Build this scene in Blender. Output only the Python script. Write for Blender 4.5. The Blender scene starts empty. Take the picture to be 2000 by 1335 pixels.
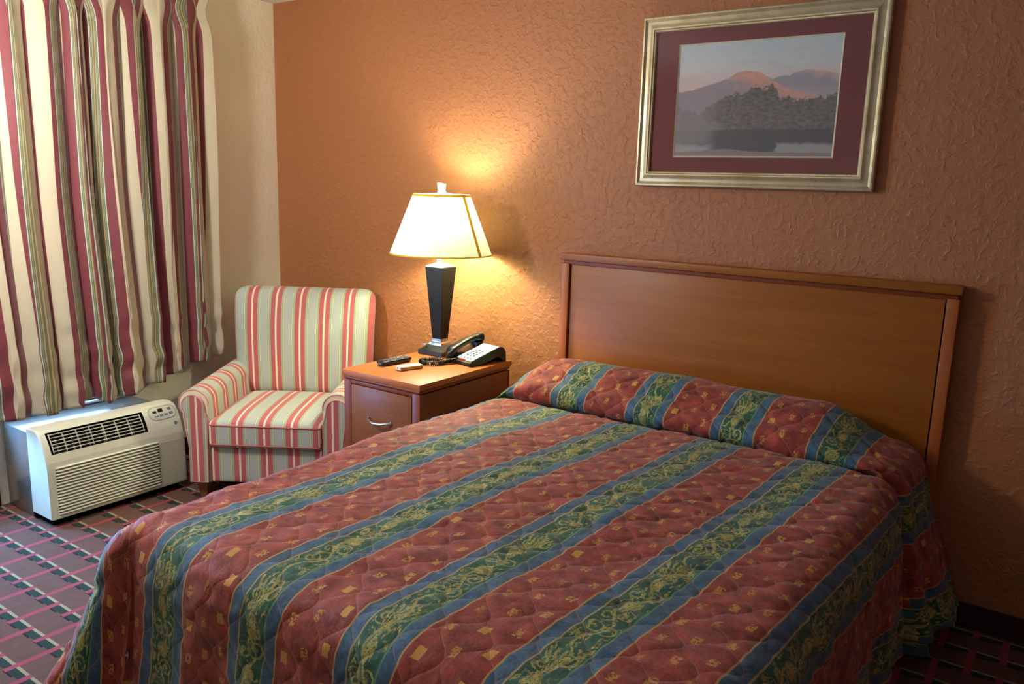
import bpy, bmesh, math, random
import numpy as np
from mathutils import Vector, Matrix
PI = math.pi
random.seed(7)
rng = np.random.default_rng(5)
scene = bpy.context.scene
COL = scene.collection

# ------------------------------------------------------------------ helpers
def lin(h):
    h = h.lstrip('#')
    out = []
    for i in (0, 2, 4):
        c = int(h[i:i+2], 16) / 255.0
        out.append(c / 12.92 if c <= 0.04045 else ((c + 0.055) / 1.055) ** 2.4)
    return (out[0], out[1], out[2], 1.0)

class G:
    """tiny expression builder for shader math nodes"""
    def __init__(s, nt): s.nt = nt
    def math(s, op, *a):
        n = s.nt.nodes.new('ShaderNodeMath'); n.operation = op
        for i, x in enumerate(a):
            if isinstance(x, V): s.nt.links.new(x.s, n.inputs[i])
            else: n.inputs[i].default_value = float(x)
        return V(s, n.outputs[0])
    def mix(s, a, b, f):
        n = s.nt.nodes.new('ShaderNodeMix'); n.data_type = 'RGBA'
        for idx, x in ((6, a), (7, b)):
            if isinstance(x, (tuple, list)): n.inputs[idx].default_value = x
            else: s.nt.links.new(x, n.inputs[idx])
        if isinstance(f, V): s.nt.links.new(f.s, n.inputs[0])
        else: n.inputs[0].default_value = f
        return n.outputs[2]
    def vec(s, x, y, z=0.0):
        n = s.nt.nodes.new('ShaderNodeCombineXYZ')
        for i, q in enumerate((x, y, z)):
            if isinstance(q, V): s.nt.links.new(q.s, n.inputs[i])
            else: n.inputs[i].default_value = q
        return n.outputs[0]
    def noise(s, vec, scale, detail=2.0, rough=0.5, dist=0.0):
        n = s.nt.nodes.new('ShaderNodeTexNoise')
        n.inputs['Scale'].default_value = scale; n.inputs['Detail'].default_value = detail
        n.inputs['Roughness'].default_value = rough; n.inputs['Distortion'].default_value = dist
        s.nt.links.new(vec, n.inputs['Vector'])
        return V(s, n.outputs[0])
    def voronoi(s, vec, scale, feature='F1'):
        n = s.nt.nodes.new('ShaderNodeTexVoronoi'); n.feature = feature
        n.inputs['Scale'].default_value = scale
        s.nt.links.new(vec, n.inputs['Vector'])
        return V(s, n.outputs['Distance'])
    def uv(s):
        n = s.nt.nodes.new('ShaderNodeTexCoord'); m = s.nt.nodes.new('ShaderNodeSeparateXYZ')
        s.nt.links.new(n.outputs['UV'], m.inputs[0])
        return V(s, m.outputs[0]), V(s, m.outputs[1]), n.outputs['UV']
    def obj(s):
        n = s.nt.nodes.new('ShaderNodeTexCoord'); m = s.nt.nodes.new('ShaderNodeSeparateXYZ')
        s.nt.links.new(n.outputs['Object'], m.inputs[0])
        return V(s, m.outputs[0]), V(s, m.outputs[1]), V(s, m.outputs[2]), n.outputs['Object']
    def bump(s, h, strength, dist, prev=None):
        n = s.nt.nodes.new('ShaderNodeBump')
        n.inputs['Strength'].default_value = strength; n.inputs['Distance'].default_value = dist
        s.nt.links.new(h.s, n.inputs['Height'])
        if prev is not None: s.nt.links.new(prev, n.inputs['Normal'])
        return n.outputs[0]
    def sin(s, a): return s.math('SINE', a)
    def cos(s, a): return s.math('COSINE', a)
    def mod(s, a, p): return s.math('FLOORED_MODULO', a, p)
    def floor(s, a): return s.math('FLOOR', a)
    def mn(s, a, b): return s.math('MINIMUM', a, b)
    def mx(s, a, b): return s.math('MAXIMUM', a, b)
    def ab(s, a): return s.math('ABSOLUTE', a)
    def sqrt(s, a): return s.math('SQRT', a)
    def atan2(s, a, b): return s.math('ARCTAN2', a, b)
    def lt(s, a, b, soft=0.0):
        """1 where a < b"""
        if soft <= 0: return s.math('LESS_THAN', a, b)
        n = s.nt.nodes.new('ShaderNodeMapRange'); n.interpolation_type = 'SMOOTHSTEP'
        d = (b - a) if isinstance(a, V) or isinstance(b, V) else None
        if not isinstance(d, V): d = s.math('SUBTRACT', b, a)
        s.nt.links.new(d.s, n.inputs['Value'])
        n.inputs['From Min'].default_value = -soft; n.inputs['From Max'].default_value = soft
        return V(s, n.outputs[0])
    def band(s, x, a, b, soft=0.0):
        """1 where a < x < b"""
        return s.lt(s.ab(x - (a + b) / 2.0), (b - a) / 2.0, soft)
    def curve(s, x, pts):
        n = s.nt.nodes.new('ShaderNodeFloatCurve'); c = n.mapping.curves[0]
        for i, p in enumerate(pts):
            if i < 2: c.points[i].location = p
            else: c.points.new(*p)
        for p in c.points: p.handle_type = 'VECTOR'
        n.mapping.update(); s.nt.links.new(x.s, n.inputs['Value'])
        return V(s, n.outputs[0])
    def rng(s, x, a, b, c=0.0, d=1.0):
        n = s.nt.nodes.new('ShaderNodeMapRange'); n.clamp = True
        s.nt.links.new(x.s, n.inputs['Value'])
        n.inputs['From Min'].default_value = a; n.inputs['From Max'].default_value = b
        n.inputs['To Min'].default_value = c; n.inputs['To Max'].default_value = d
        return V(s, n.outputs[0])

class V:
    def __init__(s, g, sock): s.g = g; s.s = sock
    def __add__(s, o): return s.g.math('ADD', s, o)
    def __radd__(s, o): return s.g.math('ADD', o, s)
    def __sub__(s, o): return s.g.math('SUBTRACT', s, o)
    def __rsub__(s, o): return s.g.math('SUBTRACT', o, s)
    def __mul__(s, o): return s.g.math('MULTIPLY', s, o)
    def __rmul__(s, o): return s.g.math('MULTIPLY', o, s)
    def __truediv__(s, o): return s.g.math('DIVIDE', s, o)
    def __rtruediv__(s, o): return s.g.math('DIVIDE', o, s)

def material(name, color='#808080', rough=0.6, metal=0.0, spec=0.5, sheen=0.0):
    m = bpy.data.materials.new(name); m.use_nodes = True
    nt = m.node_tree; b = nt.nodes['Principled BSDF']
    b.inputs['Base Color'].default_value = lin(color)
    b.inputs['Roughness'].default_value = rough
    b.inputs['Metallic'].default_value = metal
    b.inputs['Specular IOR Level'].default_value = spec
    if sheen:
        b.inputs['Sheen Weight'].default_value = sheen
        b.inputs['Sheen Roughness'].default_value = 0.5
    g = G(nt)
    return m, g, b
def setc(g, b, c): g.nt.links.new(c, b.inputs['Base Color'])
def setn(g, b, n): g.nt.links.new(n, b.inputs['Normal'])
def setr(g, b, r): g.nt.links.new(r.s, b.inputs['Roughness'])

def plain(name, color, rough=0.5, metal=0.0, spec=0.5, grain=0.06, scale=60, bump=0.0):
    """a solid material with slight procedural mottling"""
    m, g, b = material(name, color, rough, metal, spec)
    x, y, z, o = g.obj()
    n = g.noise(o, scale, 3)
    c = lin(color)
    dark = tuple(v * (1 - grain * 2) for v in c[:3]) + (1,)
    lite = tuple(min(1, v * (1 + grain * 2)) for v in c[:3]) + (1,)
    setc(g, b, g.mix(dark, lite, n))
    if bump: setn(g, b, g.bump(g.noise(o, scale * 4, 2), bump, 0.002))
    return m

def mesh_obj(name, verts, faces, mat=None, parent=None, smooth=True, uv=None):
    me = bpy.data.meshes.new(name)
    me.from_pydata([tuple(v) for v in verts], [], faces)
    me.update()
    return finish(name, me, mat, parent, smooth, uv)

def finish(name, me, mat, parent, smooth=True, uv=None):
    if smooth:
        me.polygons.foreach_set('use_smooth', [True] * len(me.polygons))
    if uv is not None:
        set_uv(me, uv)
    o = bpy.data.objects.new(name, me)
    COL.objects.link(o)
    for m in (mat if isinstance(mat, (list, tuple)) else [mat]):
        if m: me.materials.append(m)
    if parent: o.parent = parent
    return o

def set_uv(me, uv):
    lay = me.uv_layers.new(name='UVMap')
    li = np.empty(len(me.loops), dtype=np.int32); me.loops.foreach_get('vertex_index', li)
    if callable(uv):
        co = np.empty(len(me.vertices) * 3); me.vertices.foreach_get('co', co); co = co.reshape(-1, 3)
        uv = np.array([uv(*c) for c in co])
    lay.data.foreach_set('uv', np.asarray(uv, dtype=np.float32)[li].ravel())

def bm_obj(name, bm, mat=None, parent=None, smooth=False, uv=None, auto=None):
    bmesh.ops.recalc_face_normals(bm, faces=bm.faces)
    me = bpy.data.meshes.new(name); bm.to_mesh(me); bm.free()
    o = finish(name, me, mat, parent, smooth or auto is not None, uv)
    if auto is not None:
        sharp_by_angle(me, auto)
    return o

def sharp_by_angle(me, deg):
    bm = bmesh.new(); bm.from_mesh(me)
    for e in bm.edges:
        if len(e.link_faces) == 2 and e.calc_face_angle(0) > math.radians(deg): e.smooth = False
    bm.to_mesh(me); bm.free()

def add_box(bm, x0, x1, y0, y1, z0, z1, bev=0.0, seg=2, M=None):
    t = bmesh.new()
    bmesh.ops.create_cube(t, size=1.0)
    for v in t.verts:
        v.co = Vector((x0 + (v.co.x + .5) * (x1 - x0), y0 + (v.co.y + .5) * (y1 - y0), z0 + (v.co.z + .5) * (z1 - z0)))
    if bev > 0:
        bmesh.ops.bevel(t, geom=t.edges[:], offset=bev, segments=seg, affect='EDGES', profile=0.5, clamp_overlap=True)
    if M is not None: t.transform(M)
    me = bpy.data.meshes.new('tmp'); t.to_mesh(me); t.free()
    bm.from_mesh(me); bpy.data.meshes.remove(me)

def box(name, x0, x1, y0, y1, z0, z1, mat, parent=None, bev=0.002, seg=2, M=None):
    bm = bmesh.new(); add_box(bm, x0, x1, y0, y1, z0, z1, bev, seg, M)
    return bm_obj(name, bm, mat, parent, auto=40)

def add_cyl(bm, p0, p1, r0, r1=None, n=24):
    r1 = r0 if r1 is None else r1
    p0, p1 = Vector(p0), Vector(p1); d = p1 - p0
    M = Matrix.Translation((p0 + p1) / 2) @ d.to_track_quat('Z', 'Y').to_matrix().to_4x4()
    bmesh.ops.create_cone(bm, cap_ends=True, segments=n, radius1=r0, radius2=r1, depth=d.length, matrix=M)

def add_frustum(bm, cx, cy, z0, z1, a0, a1, b0=None, b1=None):
    """square frustum, half sizes a0 (bottom) and a1 (top)"""
    b0 = a0 if b0 is None else b0; b1 = a1 if b1 is None else b1
    vs = [bm.verts.new((cx + sx * a, cy + sy * b, z)) for z, a, b in ((z0, a0, b0), (z1, a1, b1)) for sx, sy in ((-1, -1), (1, -1), (1, 1), (-1, 1))]
    for f in ((3, 2, 1, 0), (4, 5, 6, 7), (0, 1, 5, 4), (1, 2, 6, 5), (2, 3, 7, 6), (3, 0, 4, 7)):
        bm.faces.new([vs[i] for i in f])

def add_tube(bm, pts, r, n=8, closed=False, cap=True):
    pts = [Vector(p) for p in pts]; N = len(pts)
    rr = r if hasattr(r, '__len__') else [r] * N
    rings = []; up = Vector((0, 0, 1)); prev = None
    for i in range(N):
        a = pts[(i - 1) % N] if (closed or i > 0) else pts[i]
        b = pts[(i + 1) % N] if (closed or i < N - 1) else pts[i]
        t = (b - a).normalized()
        if prev is None:
            u = t.cross(up)
            if u.length < 1e-3: u = t.cross(Vector((1, 0, 0)))
            u.normalize()
        else:
            u = prev - t * prev.dot(t); u.normalize()
        prev = u; w = t.cross(u)
        rings.append([bm.verts.new(pts[i] + (u * math.cos(2 * PI * k / n) + w * math.sin(2 * PI * k / n)) * rr[i]) for k in range(n)])
    for i in range(N if closed else N - 1):
        A, B = rings[i], rings[(i + 1) % N]
        for k in range(n):
            bm.faces.new((A[k], A[(k + 1) % n], B[(k + 1) % n], B[k]))
    if cap and not closed:
        bm.faces.new(rings[0][::-1]); bm.faces.new(rings[-1])

def add_prism(bm, outline, a, b, to3):
    """extrude a 2-D outline between depths a and b; to3(u,v,d)->xyz"""
    A = [bm.verts.new(to3(u, v, a)) for u, v in outline]; B = [bm.verts.new(to3(u, v, b)) for u, v in outline]
    n = len(outline)
    bm.faces.new(A[::-1]); bm.faces.new(B)
    for i in range(n): bm.faces.new((A[i], A[(i + 1) % n], B[(i + 1) % n], B[i]))

def soft_box(hx, hy, hz, r, n=14, deform=None):
    """rounded box centred on the origin, as verts/faces"""
    ring = [math.sin(PI / 2 * t) for t in np.linspace(-1, 1, n + 1)]
    idx = {}; verts = []; faces = []
    def vid(p):
        k = tuple(round(c, 5) for c in p)
        if k not in idx:
            q = [p[0] * hx, p[1] * hy, p[2] * hz]
            inn = [max(-(h - r), min(h - r, c)) for c, h in zip(q, (hx, hy, hz))]
            d = [a - b for a, b in zip(q, inn)]; L = math.sqrt(sum(x * x for x in d))
            if L > 1e-9: q = [i + x / L * r for i, x in zip(inn, d)]
            if deform: q = deform(*q)
            idx[k] = len(verts); verts.append(q)
        return idx[k]
    for ax in range(3):
        for s in (-1, 1):
            for i in range(n):
                for j in range(n):
                    c = []
                    for a, b in ((ring[i], ring[j]), (ring[i + 1], ring[j]), (ring[i + 1], ring[j + 1]), (ring[i], ring[j + 1])):
                        p = [0, 0, 0]; p[ax] = s; p[(ax + 1) % 3] = a; p[(ax + 2) % 3] = b
                        c.append(vid(p))
                    faces.append(c if s > 0 else c[::-1])
    return verts, faces

def tag(o, label=None, cat=None, group=None, kind=None):
    if label: o['label'] = label
    if cat: o['category'] = cat
    if group: o['group'] = group
    if kind: o['kind'] = kind
    return o
def thing(name, label, cat, loc=(0, 0, 0), rz=0.0, group=None):
    o = bpy.data.objects.new(name, None); COL.objects.link(o)
    o.empty_display_size = 0.05
    o.location = loc; o.rotation_euler = (0, 0, rz)
    return tag(o, label, cat, group)
def struct(o, label, cat): return tag(o, label, cat, None, 'structure')
def sstep(a, b, x):
    t = np.clip((np.asarray(x, float) - a) / (b - a), 0, 1); return t * t * (3 - 2 * t)

H = 2.461          # ceiling height
RX, FY = 5.3, -5.4 # right wall x, wall behind the camera y

# ------------------------------------------------------------------ materials of the room
def plaster(name, c1, c2, strength, scale=1.0):
    m, g, b = material(name, c1, 0.55, 0, 0.35)
    x, y, z, o = g.obj()
    big = g.noise(o, 2.2, 3)
    setc(g, b, g.mix(lin(c1), lin(c2), big))
    n1 = g.noise(o, 38 * scale, 4, 0.55, 0.4)
    blob = g.rng(n1, 0.47, 0.66)
    n2 = g.noise(o, 14 * scale, 2)
    h = blob * g.rng(n2, 0.3, 0.7, 0.35, 1.0) + g.noise(o, 160 * scale, 2) * 0.15
    setn(g, b, g.bump(h, strength, 0.006))
    return m
M_wall_back = plaster('terracotta_plaster', '#ac7046', '#a46940', 0.5)
M_wall_left = plaster('cream_plaster', '#f2e8d0', '#ece2c9', 0.3)
M_ceil = plaster('ceiling_white_plaster', '#d8d8d0', '#d0d0c8', 0.4)

def carpet():
    m, g, b = material('carpet', '#5a4044', 0.95, 0, 0.1)
    x, y, z, o = g.obj()
    jit = g.noise(o, 220, 2) - 0.5
    xx = x + jit * 0.004; yy = y + jit * 0.004
    w = (yy + 1.4838) / 0.13205
    fl = g.floor(w); fr = w - fl
    par = g.mod(fl, 2.0)
    px = 0.185
    def red(off): return g.lt(g.ab(g.mod(xx - off + px / 2, px) - px / 2), 0.0110, 0.001)
    rA = red(0.525); rB = red(0.434)
    mine = rA + (rB - rA) * par
    oth = rB + (rA - rB) * par
    zone = g.mx(g.lt(0.73, fr), g.lt(fr, 0.045))
    redm = g.mx(mine, oth * zone)
    white = g.mx(g.lt(fr, 0.035), g.lt(0.955, fr))
    green = g.band(fr, 0.76, 0.955)
    black = g.band(fr, 0.71, 0.765) * g.lt(g.mod(xx - 0.525 + 0.004, px / 2) , 0.058)
    fine = g.noise(o, 500, 2)
    mid = g.noise(o, 24, 3)
    base = g.mix(lin('#584138'), lin('#6d5246'), g.rng(fine * 0.7 + mid * 0.3, 0.35, 0.65))
    c = g.mix(base, lin('#14141a'), black * 0.85)
    c = g.mix(c, lin('#2e3b31'), green)
    c = g.mix(c, lin('#968a6c'), white)
    c = g.mix(c, lin('#964750'), redm)
    sp = g.rng(g.noise(o, 700, 2), 0.3, 0.7, 0.75, 1.2)
    mul = g.nt.nodes.new('ShaderNodeMix'); mul.data_type = 'RGBA'; mul.blend_type = 'MULTIPLY'
    mul.inputs[0].default_value = 1.0
    g.nt.links.new(c, mul.inputs[6])
    g.nt.links.new(g.vec(sp, sp, sp), mul.inputs[7])
    setc(g, b, mul.outputs[2])
    setn(g, b, g.bump(g.noise(o, 600, 2), 0.5, 0.004))
    return m
M_carpet = carpet()

def wood(name, c1, c2, rough=0.35, axis='x', scale=1.0, spec=0.5):
    m, g, b = material(name, c1, rough, 0, spec)
    x, y, z, o = g.obj()
    k = 1.0 * scale; s = 16.0 * scale
    if axis == 'x': v = g.vec(x * k, y * s, z * s)
    elif axis == 'y': v = g.vec(x * s, y * k, z * s)
    else: v = g.vec(x * s, y * s, z * k)
    n = g.noise(v, 2.4, 5, 0.6, 0.6)
    n2 = g.noise(v, 14, 3, 0.6)
    f = g.rng(n * 0.75 + n2 * 0.25, 0.3, 0.7)
    setc(g, b, g.mix(lin(c1), lin(c2), f))
    b.inputs['Specular IOR Level'].default_value = 0.3
    setr(g, b, g.rng(n2, 0.2, 0.8, rough - 0.05, rough + 0.08))
    return m
M_head = wood('headboard_cherry_veneer', '#8f4e14', '#a05e1e', 0.38)
M_head_v = wood('headboard_cherry_post', '#9a4f22', '#a85c2a', 0.36, 'z')
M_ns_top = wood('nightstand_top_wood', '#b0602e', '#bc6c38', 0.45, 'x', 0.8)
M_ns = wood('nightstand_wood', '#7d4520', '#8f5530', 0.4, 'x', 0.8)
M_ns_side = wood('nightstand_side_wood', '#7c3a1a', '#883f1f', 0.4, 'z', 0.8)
M_leg = wood('chair_leg_wood', '#7d4a2e', '#93603e', 0.4, 'z')
M_chrome = plain('polished_chrome', '#d8dade', 0.18, 1.0, 0.5, 0.02)
M_brushed = plain('brushed_silver', '#c9ccce', 0.34, 1.0, 0.5, 0.03)
M_blackpaint = plain('black_satin_paint', '#161618', 0.5, 0, 0.3, 0.08)
M_basepaint = plain('lamp_base_dark_paint', '#26262e', 0.35, 0, 0.5, 0.08)
M_dark = plain('dark_gap', '#080808', 0.8, 0, 0.1, 0.02)
M_white_trim = plain('white_window_paint', '#e6e6e0', 0.4)
M_base = plain('burgundy_cove_base', '#3c1613', 0.6, 0, 0.3, 0.1, 90)

# ------------------------------------------------------------------ room shell
def room():
    W0y, W1y, Wz0, Wz1 = -2.30, -1.00, 0.408, 2.18   # window opening in the left wall
    T = 0.12
    o = box('floor', -T, RX + .1, FY - .1, .1, -0.1, 0, M_carpet, bev=0); struct(o, 'dark plum carpet woven with red, white and green line grid', 'floor')
    o = box('ceiling', -T, RX + .1, FY - .1, .1, H, H + .1, M_ceil, bev=0); struct(o, 'off-white plaster ceiling above the room corner', 'ceiling')
    o = box('wall_back', -T, RX + .1, 0, T, 0, H, M_wall_back, bev=0); struct(o, 'terracotta textured plaster wall behind headboard and lamp', 'wall')
    bm = bmesh.new()
    add_box(bm, -T, 0, W1y, 0, 0, H); add_box(bm, -T, 0, FY, W0y, 0, H)
    add_box(bm, -T, 0, W0y, W1y, 0, Wz0); add_box(bm, -T, 0, W0y, W1y, Wz1, H)
    o = bm_obj('wall_left', bm, M_wall_left); struct(o, 'cream plaster window wall behind the striped curtain', 'wall')
    o = box('wall_right', RX, RX + T, FY, 0, 0, H, M_wall_back, bev=0); struct(o, 'terracotta plaster wall at the right, out of frame', 'wall')
    o = box('wall_front', -T, RX + T, FY - T, FY, 0, H, M_wall_left, bev=0); struct(o, 'cream plaster wall behind the viewer', 'wall')
    bm = bmesh.new(); add_box(bm, 0.0, RX, -0.012, 0, 0, 0.09, 0.003)
    o = bm_obj('baseboard_back', bm, M_base); struct(o, 'dark burgundy baseboard along the terracotta wall', 'baseboard')
    bm = bmesh.new()
    add_box(bm, 0, 0.012, FY, -1.615, 0, 0.095, 0.003); add_box(bm, 0, 0.012, -0.925, -0.013, 0, 0.095, 0.003)
    o = bm_obj('baseboard_left', bm, M_base); struct(o, 'dark burgundy baseboard along the cream window wall', 'baseboard')
    # window: frame, mullion, sill and pane
    bm = bmesh.new()
    f = 0.05
    add_box(bm, -0.09, -0.03, W0y, W1y, Wz0, Wz0 + f); add_box(bm, -0.09, -0.03, W0y, W1y, Wz1 - f, Wz1)
    add_box(bm, -0.09, -0.03, W0y, W0y + f, Wz0 + f, Wz1 - f); add_box(bm, -0.09, -0.03, W1y - f, W1y, Wz0 + f, Wz1 - f)
    ym = -1.72
    add_box(bm, -0.085, -0.035, ym - .025, ym + .025, Wz0 + f, Wz1 - f)
    w = bm_obj('window_1', bm, M_white_trim); struct(w, 'white framed window behind the curtain', 'window')
    m = bpy.data.materials.new('window_glass'); m.use_nodes = True; nt = m.node_tree
    nt.nodes.remove(nt.nodes['Principled BSDF'])
    tr = nt.nodes.new('ShaderNodeBsdfTransparent'); gl = nt.nodes.new('ShaderNodeBsdfGlossy'); mx = nt.nodes.new('ShaderNodeMixShader')
    fr = nt.nodes.new('ShaderNodeLayerWeight'); fr.inputs['Blend'].default_value = 0.5; gl.inputs['Roughness'].default_value = 0.02
    tr.inputs[0].default_value = (0.98, 0.985, 0.985, 1)
    gq = G(nt); fac = gq.math('POWER', V(gq, fr.outputs['Facing']), 5.0) * 0.9 + 0.015
    nt.links.new(fac.s, mx.inputs[0]); nt.links.new(tr.outputs[0], mx.inputs[1]); nt.links.new(gl.outputs[0], mx.inputs[2])
    nt.links.new(mx.outputs[0], nt.nodes['Material Output'].inputs[0])
    global M_glass; M_glass = m
    box('pane', -0.062, -0.058, W0y + .03, W1y - .03, Wz0 + .03, Wz1 - .03, m, w, bev=0)
    box('window_sill', -0.03, 0.022, W0y, W1y, Wz0 - .010, Wz0, M_white_trim, w, bev=0.003)
room()

# ------------------------------------------------------------------ curtain
def curtain_mat():
    m, g, b = material('striped_curtain_cloth', '#cfc3a8', 0.6, 0, 0.3, 0.25)
    u, v, uv = g.uv()
    P = 0.212
    t = g.mod(u, P)
    weave = g.noise(g.vec(u * 900, v * 60), 1.0, 2)
    cream = g.mix(lin('#b8ae94'), lin('#c4baa0'), weave)
    burg = g.mix(lin('#6c2d33'), lin('#79373e'), weave)
    sage = lin('#62654c'); lite = lin('#a9bfb0'); tan = lin('#a48f63')
    c = cream
    c = g.mix(c, burg, g.band(t, 0.078, 0.120))
    c = g.mix(c, g.mix(sage, lin('#62674f'), weave), g.band(t, 0.120, 0.170))
    for q in (0.1232, 0.1668): c = g.mix(c, lite, g.band(t, q - .0022, q + .0022))
    for q in (0.139, 0.152): c = g.mix(c, tan, g.band(t, q - .0022, q + .0022))
    for q in (0.131, 0.160): c = g.mix(c, lin('#8b8a6a'), g.band(t, q - .0015, q + .0015))
    c = g.mix(c, burg, g.band(t, 0.170, 0.212))
    setc(g, b, c)
    wr = g.noise(g.vec(u * 6, v * 1.6), 6, 3)
    setn(g, b, g.bump(wr * 0.6 + weave * 0.02, 0.35, 0.012))
    return m
def curtain():
    nq, nz = 1000, 130
    q = np.linspace(0, 1, nq); yA, yB = -0.52, -1.76
    L = yA - yB; N = 9.0
    r = np.random.default_rng(11)
    def smooth_noise(n, k): return np.interp(q, np.linspace(0, 1, k), r.uniform(-1, 1, k))
    def sn(k):
        xs = np.linspace(0, 1, k); ys = r.uniform(-1, 1, k); t = q * (k - 1); i = np.clip(t.astype(int), 0, k - 2); f = t - i; f = f * f * (3 - 2 * f)
        return ys[i] * (1 - f) + ys[i + 1] * f
    phase = 2 * PI * (N * q) + 0.9 * sn(15) + PI * 0.5
    amp = 1 + 0.28 * sn(18)
    lat = 1 + 0.45 * sn(16)
    lean = sn(12); drift = sn(9); bumpn = sn(40); bumpn2 = sn(55)
    zt = 2.392
    zs = np.linspace(0, 1, nz)
    verts = np.zeros((nz, nq, 3)); UV = np.zeros((nz, nq, 2))
    # the bottom hem height follows the photograph: lower to the left, over the air conditioner
    ycoord = yA - L * q
    hem = 0.545 - 0.11 * sstep(-0.5, -1.25, ycoord)
    hem = hem + 0.006 * sn(14) + 0.028 * sstep(-1.19, -1.21, ycoord) * (1 - sstep(-1.30, -1.32, ycoord))
    arc = None
    for i, s in enumerate(zs):
        z = zt + (hem - zt) * s
        low = sstep(0.0, 1.0, s)
        top = np.exp(-((s - 0.045) / 0.035) ** 2)           # pinch of the pleats
        head = 1 - sstep(0.0, 0.05, s)
        A = 0.040 + 0.018 * low
        ph = phase + 0.55 * low * lean
        fx = np.cos(ph)
        x = 0.105 + A * amp * (fx - 0.25 * np.cos(2 * ph)) * (1 - 0.35 * top)
        y = ycoord + (0.019 + 0.012 * low) * lat * np.sin(2 * ph) + 0.012 * low * drift
        y = y - 0.030 * top * np.sin(ph)                     # squeeze fronts together
        # pushed off the wall by the air conditioner cabinet, lower half
        push = sstep(0.45, 1.0, s) * sstep(-0.75, -1.05, ycoord)
        x = x + 0.07 * push
        # crumpled cloth near the hem
        cr = sstep(0.72, 0.97, s)
        x = x + cr * (0.010 * bumpn * np.sin(s * 70 + 5 * drift) + 0.006 * bumpn2 * np.sin(s * 120))
        y = y + cr * 0.007 * bumpn2 * np.sin(s * 55 + 3 * lean)
        x = x + 0.006 * np.sin(s * 9 + 7 * drift) * bumpn
        edge = sstep(0.0, 0.03, q)
        x = np.maximum(x, 0.026)
        verts[i, :, 0] = x; verts[i, :, 1] = y; verts[i, :, 2] = z
        if i == nz // 2:
            d = np.hypot(np.diff(x), np.diff(y)); arc = np.concatenate([[0], np.cumsum(d)])
    for i in range(nz):
        UV[i, :, 0] = arc + 0.012; UV[i, :, 1] = verts[i, :, 2]
    idx = np.arange(nz * nq).reshape(nz, nq)
    F = np.stack([idx[:-1, :-1], idx[:-1, 1:], idx[1:, 1:], idx[1:, :-1]], -1).reshape(-1, 4)
    o = mesh_obj('curtain', verts.reshape(-1, 3), F.tolist(), curtain_mat(), None, True, UV.reshape(-1, 2))
    md = o.modifiers.new('thick', 'SOLIDIFY'); md.thickness = 0.002; md.offset = 0
    tag(o, 'pleated curtain in cream, burgundy and green stripes hanging above the air conditioner', 'curtain')
    return o, arc
CURT, _ = curtain()
# rail the curtain hangs from, just under the ceiling
bm = bmesh.new(); add_box(bm, 0.0, 0.02, -3.15, -0.5, 2.40, 2.425, 0.002)
for yy in np.arange(-3.1, -0.5, 0.4): add_box(bm, 0.0, 0.10, yy - .01, yy + .01, 2.405, 2.42, 0.002)
add_box(bm, 0.085, 0.11, -3.15, -0.5, 2.397, 2.427, 0.004)
rail = bm_obj('curtain_rail', bm, M_white_trim, None, auto=40); tag(rail, 'white metal curtain rail above the striped curtain', 'curtain rail')

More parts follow.
